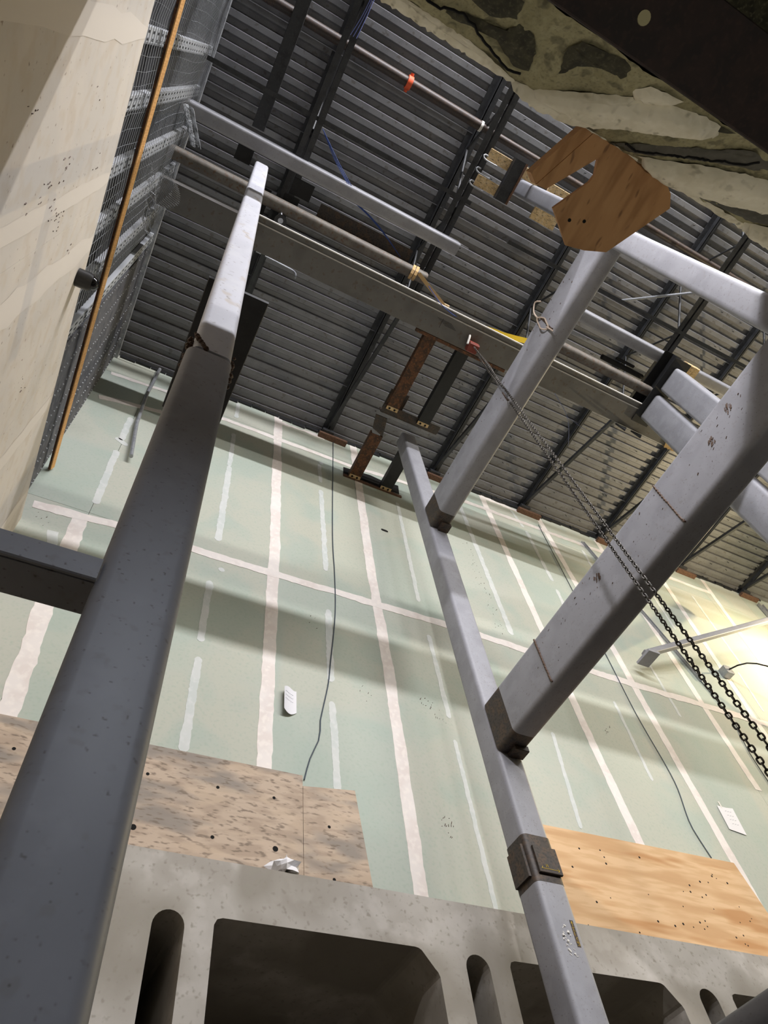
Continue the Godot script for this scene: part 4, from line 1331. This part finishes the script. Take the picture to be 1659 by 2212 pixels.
func link_mesh(len_: float, wid: float, r: float) -> ArrayMesh:
	var st := begin()
	var pts := []
	var hw := wid / 2 - r
	var hl := len_ / 2 - hw - r
	for k in 6: pts.append(Vector3(hw * cos(PI * k / 5.0), hl + hw * sin(PI * k / 5.0), 0))
	for k in 6: pts.append(Vector3(-hw * cos(PI * k / 5.0), -hl - hw * sin(PI * k / 5.0), 0))
	pts.append(pts[0])
	tube(st, pts, r, 5, false)
	return done(st)

func chains():
	var pitch := 0.0300
	var lm := link_mesh(0.0395, 0.0265, 0.0042)
	var top := Vector3(3.06, 8.2, -1.68)
	for q in [[Vector3(3.06, 8.2, -1.64), Vector3(2.325, 1.51, -1.135), "steel hoist chain strand running slantwise from the red hook block, upper of the two"], [Vector3(3.17, 8.13, -1.72), Vector3(2.333, 1.457, -1.198), "steel hoist chain strand running slantwise from the long channel beam, lower of the two"]]:
		var a: Vector3 = q[0]
		var b: Vector3 = q[1]
		var t := thing("hoist_chain", q[2], "chain", a, "")
		var d := (b - a).normalized()
		var side := d.cross(Vector3(0.2, 0.1, 1)).normalized()
		var fr := side.cross(d)
		var total := a.distance_to(b) + 0.35
		var n := int(total / pitch)
		for k in n:
			var o := MeshInstance3D.new()
			o.mesh = lm
			o.material_override = M.chain
			o.name = "link"
			var turn := (PI * 0.5 if k % 2 else 0.0) + 0.55 + 0.5 * sin(k * 0.045)
			var x := side * cos(turn) + fr * sin(turn)
			o.transform = Transform3D(Basis(x, d, x.cross(d)), d * pitch * k)
			t.add_child(o, true)
	# hook block that carries the chain
	var t2 := thing("chain_hook", "small red hook block where the hoist chain hangs from the long channel beam", "hook", top)
	var st := begin()
	box(st, Vector3(2.99, 8.14, -1.72), Vector3(3.12, 8.245, -1.60), 0.012)
	put("block", done(st), M.red, t2)
	st = begin()
	tube(st, curve([Vector3(2.97, 8.17, -1.64), Vector3(2.97, 8.22, -1.57), Vector3(2.97, 8.245, -1.55)], 6), 0.014, 7)
	put("hook", done(st), M.white_paint, t2)
	# slack piece of the same chain hanging to the upper tube
	var t3 := thing("hoist_chain", "short slack length of hoist chain against the upper grey tube", "chain", Vector3(3.15, 8.1, -1.68), "")
	var pts := curve([Vector3(3.15, 8.1, -1.68), Vector3(3.08, 7.5, -1.62), Vector3(2.87, 6.6, -1.52), Vector3(2.86, 6.2, -1.50)], 70)
	for k in pts.size() - 1:
		var o := MeshInstance3D.new()
		o.mesh = lm
		o.material_override = M.chain
		o.name = "link"
		var d: Vector3 = (pts[k + 1] - pts[k]).normalized()
		var side := d.cross(Vector3(0.2, 0.1, 1)).normalized()
		var x := side if k % 2 else side.cross(d)
		o.transform = Transform3D(Basis(x, d, x.cross(d)), pts[k] - Vector3(3.15, 8.1, -1.68))
		t3.add_child(o, true)

func straps_and_cords():
	# beige strap round the rusty-topped beam
	var t := thing("lashing_strap", "beige lashing strap tied round the cut end of the rounded beam, with a buckle", "strap", Vector3(2.1, 8.4, -1.2))
	var st := begin()
	for q in [0.0, 0.045]:
		var lo := []
		for k in 13:
			var a := TAU * k / 12.0
			lo.append(Vector3(2.02 + q + 0.02 * sin(a), 8.49 + 0.108 * sin(a), -1.225 + 0.085 * cos(a)))
		band(st, lo, 0.035, 0.005, Vector3.RIGHT)
	put("loop", done(st), M.strap, t)
	st = begin()
	band(st, [Vector3(2.08, 8.385, -1.19), Vector3(2.2, 8.36, -1.245), Vector3(2.43, 8.30, -1.34), Vector3(2.52, 8.28, -1.38)], 0.045, 0.005, Vector3(0.3, 0, 1))
	put("tail", done(st), M.strap, t)
	st = begin()
	box(st, Vector3(2.50, 8.27, -1.41), Vector3(2.57, 8.31, -1.35), 0.004)
	put("buckle", done(st), M.cream, t)
	st = begin()
	band(st, [Vector3(2.55, 8.29, -1.39), Vector3(2.66, 8.29, -1.425), Vector3(2.78, 8.36, -1.43)], 0.05, 0.005, Vector3(0.3, 0, 1))
	put("webbing", done(st), M.white_paint, t)
	st = begin()
	band(st, [Vector3(3.20, 8.62, -1.47), Vector3(3.36, 8.60, -1.44), Vector3(3.5, 8.60, -1.43), Vector3(3.66, 8.6, -1.40), Vector3(3.85, 8.6, -1.36)], 0.07, 0.004, Vector3(0.1, 0.4, 1))
	tag(put("yellow_strap", done(st), M.strap_yellow), "bright yellow strap between the long channel beam and the upper grey tube", "strap")
	t = thing("sling", "beige web sling tied round the far end of the long channel beam", "sling", Vector3(6.4, 8.4, -1.55))
	st = begin()
	for q in [0.0, 0.06, 0.13]:
		band(st, [Vector3(6.17 + q, 8.615, -1.43), Vector3(6.19 + q, 8.23, -1.42), Vector3(6.25 + q, 8.235, -1.57), Vector3(6.32 + q, 8.235, -1.76), Vector3(6.38 + q, 8.6, -1.77)], 0.055, 0.006, Vector3.RIGHT)
	put("loop", done(st), M.strap, t)
	st = begin()
	band(st, curve([Vector3(6.36, 8.28, -1.38), Vector3(6.46, 8.22, -1.34), Vector3(6.58, 8.20, -1.42), Vector3(6.66, 8.24, -1.50), Vector3(6.56, 8.26, -1.56)], 16), 0.09, 0.006, Vector3(0, 1, 0.3))
	put("knot", done(st), M.strap, t)
	st = begin()
	box(st, Vector3(6.26, 8.222, -1.61), Vector3(6.33, 8.228, -1.52))
	put("label_tag", done(st), M.white_paint, t)
	# blue strings
	st = begin()
	for q in [0.0, 0.018, -0.016]:
		tube(st, curve([Vector3(0.46 + q, 8.72, 2.0), Vector3(0.44 + q, 8.66, 0.95), Vector3(0.40 + q * 2, 8.65, 0.57)], 16), 0.004, 5)
	tag(put("blue_string", done(st), plain(rgb(120, 130, 196), 0.6)), "pale blue strings running along the first joist's lower chord", "string")
	st = begin()
	for q in [0.0, 0.025, -0.02]:
		tube(st, curve([Vector3(0.46, 8.62, -0.33), Vector3(0.74 + q, 8.60, -0.56), Vector3(1.03 + q, 8.56, -0.75)], 16), 0.004, 5)
		tube(st, curve([Vector3(1.08 + q, 8.62, -0.84), Vector3(1.30 + q, 8.62, -0.90), Vector3(1.55 + q * 0.5, 8.62, -1.0), Vector3(1.84, 8.62, -1.15)], 16), 0.004, 5)
	tube(st, curve([Vector3(2.24, 8.34, -1.26), Vector3(2.46, 8.24, -1.37), Vector3(2.68, 8.25, -1.42), Vector3(2.8, 8.34, -1.43)], 16), 0.005, 5)
	tag(put("blue_string", done(st), M.blue), "dark blue strings slanting past the cut beam to the beige strap", "string")
	st = begin()
	tube(st, curve([Vector3(4.15, 8.9, -1.35), Vector3(4.45, 8.7, -1.72), Vector3(4.95, 8.6, -2.04), Vector3(5.2, 8.55, -2.4)], 20), 0.004, 5)
	tube(st, curve([Vector3(4.95, 8.6, -2.04), Vector3(5.3, 8.45, -2.05), Vector3(5.6, 8.6, -1.9)], 16), 0.003, 5)
	tag(put("blue_string", done(st), plain(rgb(110, 120, 160), 0.6)), "thin blue string hanging by the joist beyond the upper grey tube", "string")

func wall_wire(label: String, pts: Array, r: float, m: Material):
	var st := begin()
	var p := []
	for q in pts: p.append(Vector3(q[0], q[1], WZ + r + 0.004))
	tube(st, curve(p, 60), r, 6)
	tag(put("wall_wire", done(st), m), label, "wire")

func wall_fittings():
	wall_wire("thin blue wire hanging down the green wall to the plywood offcut", [[2.34, 9.6], [2.2, 7.0], [2.18, 6.09], [2.15, 5.4], [2.06, 4.64], [2.03, 4.4], [1.94, 3.96], [1.93, 3.8], [1.84, 3.56], [1.79, 3.36]], 0.0055, M.wire)
	wall_wire("thin dark wire hanging down the green wall to the fresh plywood sheet", [[6.1, 9.4], [6.05, 6.42], [6.02, 5.3], [6.06, 4.42], [5.98, 4.0], [5.95, 3.8], [6.0, 3.5]], 0.0055, M.wire)
	wall_wire("thin dark wire behind the hoist chain on the green wall", [[7.79, 6.42], [7.9, 5.9], [7.92, 5.66], [7.81, 5.19], [7.8, 4.4]], 0.006, M.wire)
	# loose sheets of paper
	var t := thing("paper_sheet", "white paper sheet curling off the green wall above the plywood offcut, with grey handwriting", "paper", Vector3(1.66, 4.05, WZ))
	var st := begin()
	var n := 10
	for k in n:
		var u0 := float(k) / n
		var u1 := float(k + 1) / n
		var z0 := WZ + 0.006 + 0.055 * pow(1.0 - u0, 1.6)
		var z1 := WZ + 0.006 + 0.055 * pow(1.0 - u1, 1.6)
		var xa := 1.60 + 0.13 * u0
		var xb := 1.60 + 0.13 * u1
		var ta := 4.19 + 0.02 * sin(u0 * 5) + 0.05 * u0
		var tb := 4.19 + 0.02 * sin(u1 * 5) + 0.05 * u1
		var ba := 3.955 - 0.03 * sin(PI * u0) + 0.03 * u0
		var bb := 3.955 - 0.03 * sin(PI * u1) + 0.03 * u1
		var nn := Vector3(-0.5 * (1 - u0), 0, 1).normalized()
		quad(st, Vector3(xa, ta, z0), Vector3(xb, tb, z1), Vector3(xb, bb, z1), Vector3(xa, ba, z0), nn)
		quad(st, Vector3(xa, ta, z0 - 0.0008), Vector3(xb, tb, z1 - 0.0008), Vector3(xb, bb, z1 - 0.0008), Vector3(xa, ba, z0 - 0.0008), -nn)
	put("sheet", done(st), M.paper, t)
	st = begin()
	for r in 3:
		for k in 6:
			var u := 0.12 + 0.11 * k
			var z := WZ + 0.0075 + 0.055 * pow(1.0 - u, 1.6)
			tube(st, [Vector3(1.60 + 0.13 * u, 4.155 - 0.04 * r + 0.003 * (k % 2), z), Vector3(1.60 + 0.13 * (u + 0.07), 4.157 - 0.04 * r, z - 0.002)], 0.0011, 4)
	put("handwriting", done(st), M.ink, t)
	t = thing("paper_sheet", "white paper sheet taped askew to the green wall above the fresh yellow plywood", "paper", Vector3(6.66, 4.05, WZ))
	st = begin()
	slab(st, PackedVector2Array([Vector2(6.55, 4.19), Vector2(6.53, 3.91), Vector2(6.76, 3.885), Vector2(6.79, 4.205), Vector2(6.68, 4.19)]), Vector3(0, 0, WZ + 0.008), Vector3.RIGHT, Vector3.UP, 0.0012)
	put("sheet", done(st), M.paper, t)
	st = begin()
	for r in 4:
		for k in 3:
			tube(st, [Vector3(6.63 + 0.035 * k, 4.14 - 0.05 * r, WZ + 0.0095), Vector3(6.655 + 0.035 * k, 4.145 - 0.05 * r, WZ + 0.0095)], 0.0014, 4)
	put("handwriting", done(st), M.ink, t)
	st = begin()
	box(st, Vector3(6.60, 4.17, WZ + 0.0094), Vector3(6.62, 4.25, WZ + 0.0102))
	put("tape", done(st), M.white_paint, t)
	# crumpled paper on the concrete ledge
	st = begin()
	var ng := FastNoiseLite.new()
	ng.seed = 3
	ng.frequency = 1.6
	var gr := []
	for i in 15:
		var row := []
		for j in 8:
			var a := TAU * i / 14.0
			var b := PI * j / 7.0
			var d := Vector3(sin(b) * cos(a), cos(b), sin(b) * sin(a))
			var r := 0.072 * (1.0 + 0.9 * ng.get_noise_3d(d.x * 1.5, d.y * 1.5, d.z * 1.5)) + 0.008 * ((i + j) % 2)
			row.append(Vector3(1.52, 2.437, -3.745) + d * r * Vector3(1.25, 0.75, 0.9))
		row[0] = Vector3(1.52, 2.50, -3.745)
		row[7] = Vector3(1.52, 2.386, -3.745)
		gr.append(row)
	for i in 14:
		var i2 := (i + 1) % 14
		for j in 7:
			var a: Vector3 = gr[i][j]
			var b: Vector3 = gr[i2][j]
			var c: Vector3 = gr[i2][j + 1]
			var d: Vector3 = gr[i][j + 1]
			var mid := Vector3(1.52, 2.43, -3.745)
			var n1 := (b - a).cross(c - a).normalized()
			if n1.dot(a - mid) < 0: n1 = -n1
			var n2 := (c - a).cross(d - a).normalized()
			if n2.dot(d - mid) < 0: n2 = -n2
			if j > 0: tri(st, a, b, c, n1, n1, n1)
			if j < 6: tri(st, a, c, d, n2, n2, n2)
	tag(put("crumpled_paper", done(st), M.paper), "crumpled white paper lying on the concrete ledge", "paper")
	# vertical channel rail, slanting strut with a foot, junction box with cord
	st = begin()
	prism(st, c_profile(0.055, 0.03, 0.005), Vector3(7.02, 9.4, WZ + 0.002), Vector3(7.79, 6.42, WZ + 0.002), Vector3.BACK)
	tag(put("channel_rail", done(st), M.galv), "thin grey channel rail fixed to the green wall behind the hoist chain", "rail")
	t = thing("strut", "grey tube strut with a flat foot, rising to the right edge before the green wall", "strut", Vector3(6.9, 6.6, WZ))
	st = begin()
	prism(st, rr(0.085, 0.085, 0.015, 3), Vector3(6.52, 6.26, -3.85), Vector3(9.8, 7.9, -3.45), Vector3.UP)
	put("tube", done(st), M.steel, t)
	st = begin()
	box(st, Vector3(6.43, 6.16, -3.97), Vector3(6.62, 6.20, -3.72), 0.004)
	put("foot", done(st), M.steel, t)
	t = thing("junction_box", "small grey lamp box on the green wall with a black cord", "box", Vector3(8.5, 6.79, WZ))
	st = begin()
	prism(st, rr(0.15, 0.15, 0.02, 3), Vector3(8.5, 6.79, WZ), Vector3(8.5, 6.79, WZ + 0.12), Vector3.UP)
	put("box", done(st), M.galv, t)
	st = begin()
	tube(st, curve([Vector3(8.5, 6.79, WZ + 0.12), Vector3(8.7, 6.72, WZ + 0.4), Vector3(9.6, 6.5, WZ + 0.6), Vector3(10.9, 6.7, -3.3)], 20), 0.012, 6)
	put("cord", done(st), M.plastic, t)
	# broad galvanised post with perforations by the far end
	st = begin()
	prism(st, c_profile(0.12, 0.06, 0.006), Vector3(11.5, 6.5, WZ + 0.01), Vector3(11.5, 9.7, WZ + 0.01), Vector3.BACK)
	tag(put("perforated_post", done(st), M.galv), "grey channel post on the green wall below the farthest joist", "post")
	# conduit hanging by the left corner
	st = begin()
	tube(st, [Vector3(-0.215, 6.91, -4.0), Vector3(-0.30, 7.7, -4.02), Vector3(-0.335, 8.6, -4.04), Vector3(-0.32, 9.5, -4.04)], 0.022, 12)
	tube(st, [Vector3(-0.2149, 6.905, -4.0), Vector3(-0.2149, 6.9, -4.0)], 0.023, 12)
	tag(put("conduit", done(st), M.galv), "open-ended grey conduit hanging near the corner left of the left column", "conduit")
	# timber batten along the framed wall
	t = thing("timber_batten", "long orange timber batten running along the lath wall above the beige board", "batten", Vector3(-0.84, 6.2, -2.0))
	st = begin()
	prism(st, PackedVector2Array([Vector2(-0.004, -0.032), Vector2(0.004, -0.032), Vector2(0.02, 0.03), Vector2(0.012, 0.032)]), Vector3(-0.845, 5.86, 0.6), Vector3(-0.845, 6.27, -4.06), Vector3.UP)
	put("strip", done(st), M.timber, t)
	st = begin()
	prism(st, PackedVector2Array([Vector2(-0.024, -0.03), Vector2(-0.005, -0.034), Vector2(-0.005, 0.04), Vector2(-0.024, 0.04)]), Vector3(-0.845, 5.86, 0.6), Vector3(-0.845, 6.27, -4.06), Vector3.UP)
	put("shadow_strip", done(st), M.rust, t, "dark brown strip standing for the shadow gap behind it")  # shade between batten and wall painted in as a dark strip
	# black dome camera on the board's edge
	t = thing("dome_camera", "black dome camera on the free edge of the beige board", "camera", Vector3(-0.80, 4.95, -1.72))
	st = begin()
	prism(st, circle(0.062, 22), Vector3(-0.842, 4.93, -1.70), Vector3(-0.765, 4.93, -1.70), Vector3.UP)
	prism(st, circle(0.062, 22), Vector3(-0.765, 4.93, -1.70), Vector3(-0.745, 4.93, -1.70), Vector3.UP, true, 0.85)
	put("housing", done(st), M.plastic, t)
	var sm := SphereMesh.new()
	sm.radius = 0.045
	sm.height = 0.09
	var dome := put("dome", sm, M.gloss, t)
	dome.position = Vector3(0.055, -0.02, 0.02)
	# torn and curled wire lath
	var lw := begin()
	for k in 34:
		var p := Vector3(-0.80 + 0.005 * k, 7.8 + 0.02 * sin(k * 0.5), -0.70 - 0.0085 * k)
		var last := Vector3.ZERO
		for j in 9:
			var a := PI * 1.5 * j / 8.0
			var q := p + Vector3(0.05 * cos(a), 0.05 * sin(a), 0.01 * sin(a))
			if j > 0: wire(lw, last, q, 0.003)
			last = q
	for j in 5:
		var a := PI * 1.5 * j / 4.0
		wire(lw, Vector3(-0.80 + 0.05 * cos(a), 7.8 + 0.05 * sin(a), -0.70), Vector3(-0.63 + 0.05 * cos(a), 7.8 + 0.05 * sin(a), -0.99), 0.003)
	tag(put("curled_lath", done(lw), plain(rgb(150, 152, 154), 0.45, 0.4)), "curled strip of wire lath hanging off the lath wall under the thin cut beam", "wire lath")
	lw = begin()
	for i in 18:
		for j in 20:
			var f := func(u: float, v: float): return Vector3(-0.86 + 0.20 * u + 0.05 * sin(v * 5.0) * u, 7.7 + 0.25 * v * (1 - u) + 0.06 * sin(u * 6 + v * 4), -1.28 - 0.42 * v - 0.10 * u)
			var u0 := i / 18.0
			var v0 := j / 20.0
			wire(lw, f.call(u0, v0), f.call(u0 + 1 / 18.0, v0), 0.0016)
			wire(lw, f.call(u0, v0), f.call(u0, v0 + 1 / 20.0), 0.0016)
	for k in 14:
		var pts := [Vector3(-0.9, 7.2 + 0.05 * k, -1.2 - 0.05 * k)]
		for j in 4: pts.append(pts[-1] + Vector3(0.05 * rng.randf(), 0.12 * rng.randf() - 0.06, -0.09 * rng.randf()))
		for j in 4: wire(lw, pts[j], pts[j + 1], 0.003)
	tag(put("torn_lath", done(lw), plain(rgb(126, 128, 130), 0.45, 0.4)), "torn sheet of fine wire lath crumpled against the wall beside the timber batten", "wire lath")
	# tube end at the lower right corner
	st = begin()
	tube(st, [Vector3(1.93, 0.735, -1.62), Vector3(2.10, 0.80, -1.33)], 0.045, 18)
	tag(put("handrail_tube", done(st), M.steel), "grey round tube end low before the concrete frame", "tube")

func unseen_side():
	# barrier standing on the mezzanine edge behind the frame: it shades the beige wall's near corner and the left column
	var st := begin()
	box(st, Vector3(-0.84, 3.0, 0.86), Vector3(9.0, 4.55, 0.88))
	tag(put("barrier_panel", done(st), M.ply_old), "plywood barrier along the mezzanine edge above the fireproofed beam", "barrier")
	st = begin()
	box(st, Vector3(-0.84, 7.02, 1.02), Vector3(12.5, 7.26, 1.2), 0.01)
	tag(put("tube_girder", done(st), M.steel), "grey tube girder crossing over the mezzanine edge", "beam")

# the fireproofed beam's face: v = 0 at the flange edge, 0.8 at the front lip, 1 on top
func skin(x: float, v: float) -> Vector3:
	var p := Vector2(0.492, 2.42).lerp(Vector2(0.312, 2.78), minf(v / 0.8, 1.0))
	if v > 0.8: p = Vector2(0.312, 2.78).lerp(Vector2(0.40, 2.80), (v - 0.8) / 0.2)
	if v > 0.6 and v < 0.95: p.x += 0.01 * (1.0 - absf(v - 0.78) / 0.18)
	return Vector3(x, p.y, p.x)

# a pillow of sprayed stuff lying on that face
func patch(o: Array, h: float, n: FastNoiseLite, salt: float) -> ArrayMesh:
	var ring := PackedVector2Array()
	for k in o.size():
		var a := Vector2(o[k][0], o[k][1] * 0.5)
		var b := Vector2(o[(k + 1) % o.size()][0], o[(k + 1) % o.size()][1] * 0.5)
		var m := maxi(1, int(a.distance_to(b) / 0.018))
		for j in m:
			var q := a.lerp(b, float(j) / m)
			ring.append(q + Vector2(n.get_noise_2d(q.x * 3, q.y * 3 + salt), n.get_noise_2d(q.x * 3 + 50, q.y * 3 + salt)) * 0.010)
	var inner := Geometry2D.offset_polygon(ring, -0.022)
	var st := begin()
	var out := Vector3(0, -0.447, -0.894)
	var pts := PackedVector2Array(ring)
	var grid := []
	# fill the outline with a fine grid, height by nearness to the edge
	var ix := Geometry2D.triangulate_polygon(ring)
	var stack := []
	for k in range(0, ix.size(), 3): stack.append([ring[ix[k]], ring[ix[k + 1]], ring[ix[k + 2]]])
	st.set_smooth_group(0)
	while stack.size() > 0:
		var t: Array = stack.pop_back()
		var e := [t[0].distance_to(t[1]), t[1].distance_to(t[2]), t[2].distance_to(t[0])]
		var far := 0
		if e[1] > e[far]: far = 1
		if e[2] > e[far]: far = 2
		if e[far] > 0.03:
			var a: Vector2 = t[far]
			var b: Vector2 = t[(far + 1) % 3]
			var c: Vector2 = t[(far + 2) % 3]
			var mid := (a + b) * 0.5
			stack.append([a, mid, c])
			stack.append([mid, b, c])
			continue
		var v3 := []
		for q in t:
			var d := 1.0
			for k in ring.size():
				d = minf(d, Geometry2D.get_closest_point_to_segment(q, ring[k], ring[(k + 1) % ring.size()]).distance_to(q))
			var lift := h * sqrt(clampf(d / 0.03, 0.0, 1.0)) + 0.006 * n.get_noise_2d(q.x * 2, q.y * 2) * clampf(d / 0.01, 0.0, 1.0) - 0.004
			v3.append(skin(q.x, q.y * 2.0) + out * (lift + 0.008))
		if (v3[1] - v3[0]).cross(v3[2] - v3[0]).dot(out) > 0: v3 = [v3[0], v3[2], v3[1]]
		for q in v3: st.add_vertex(q)
	st.generate_normals()
	return done(st)
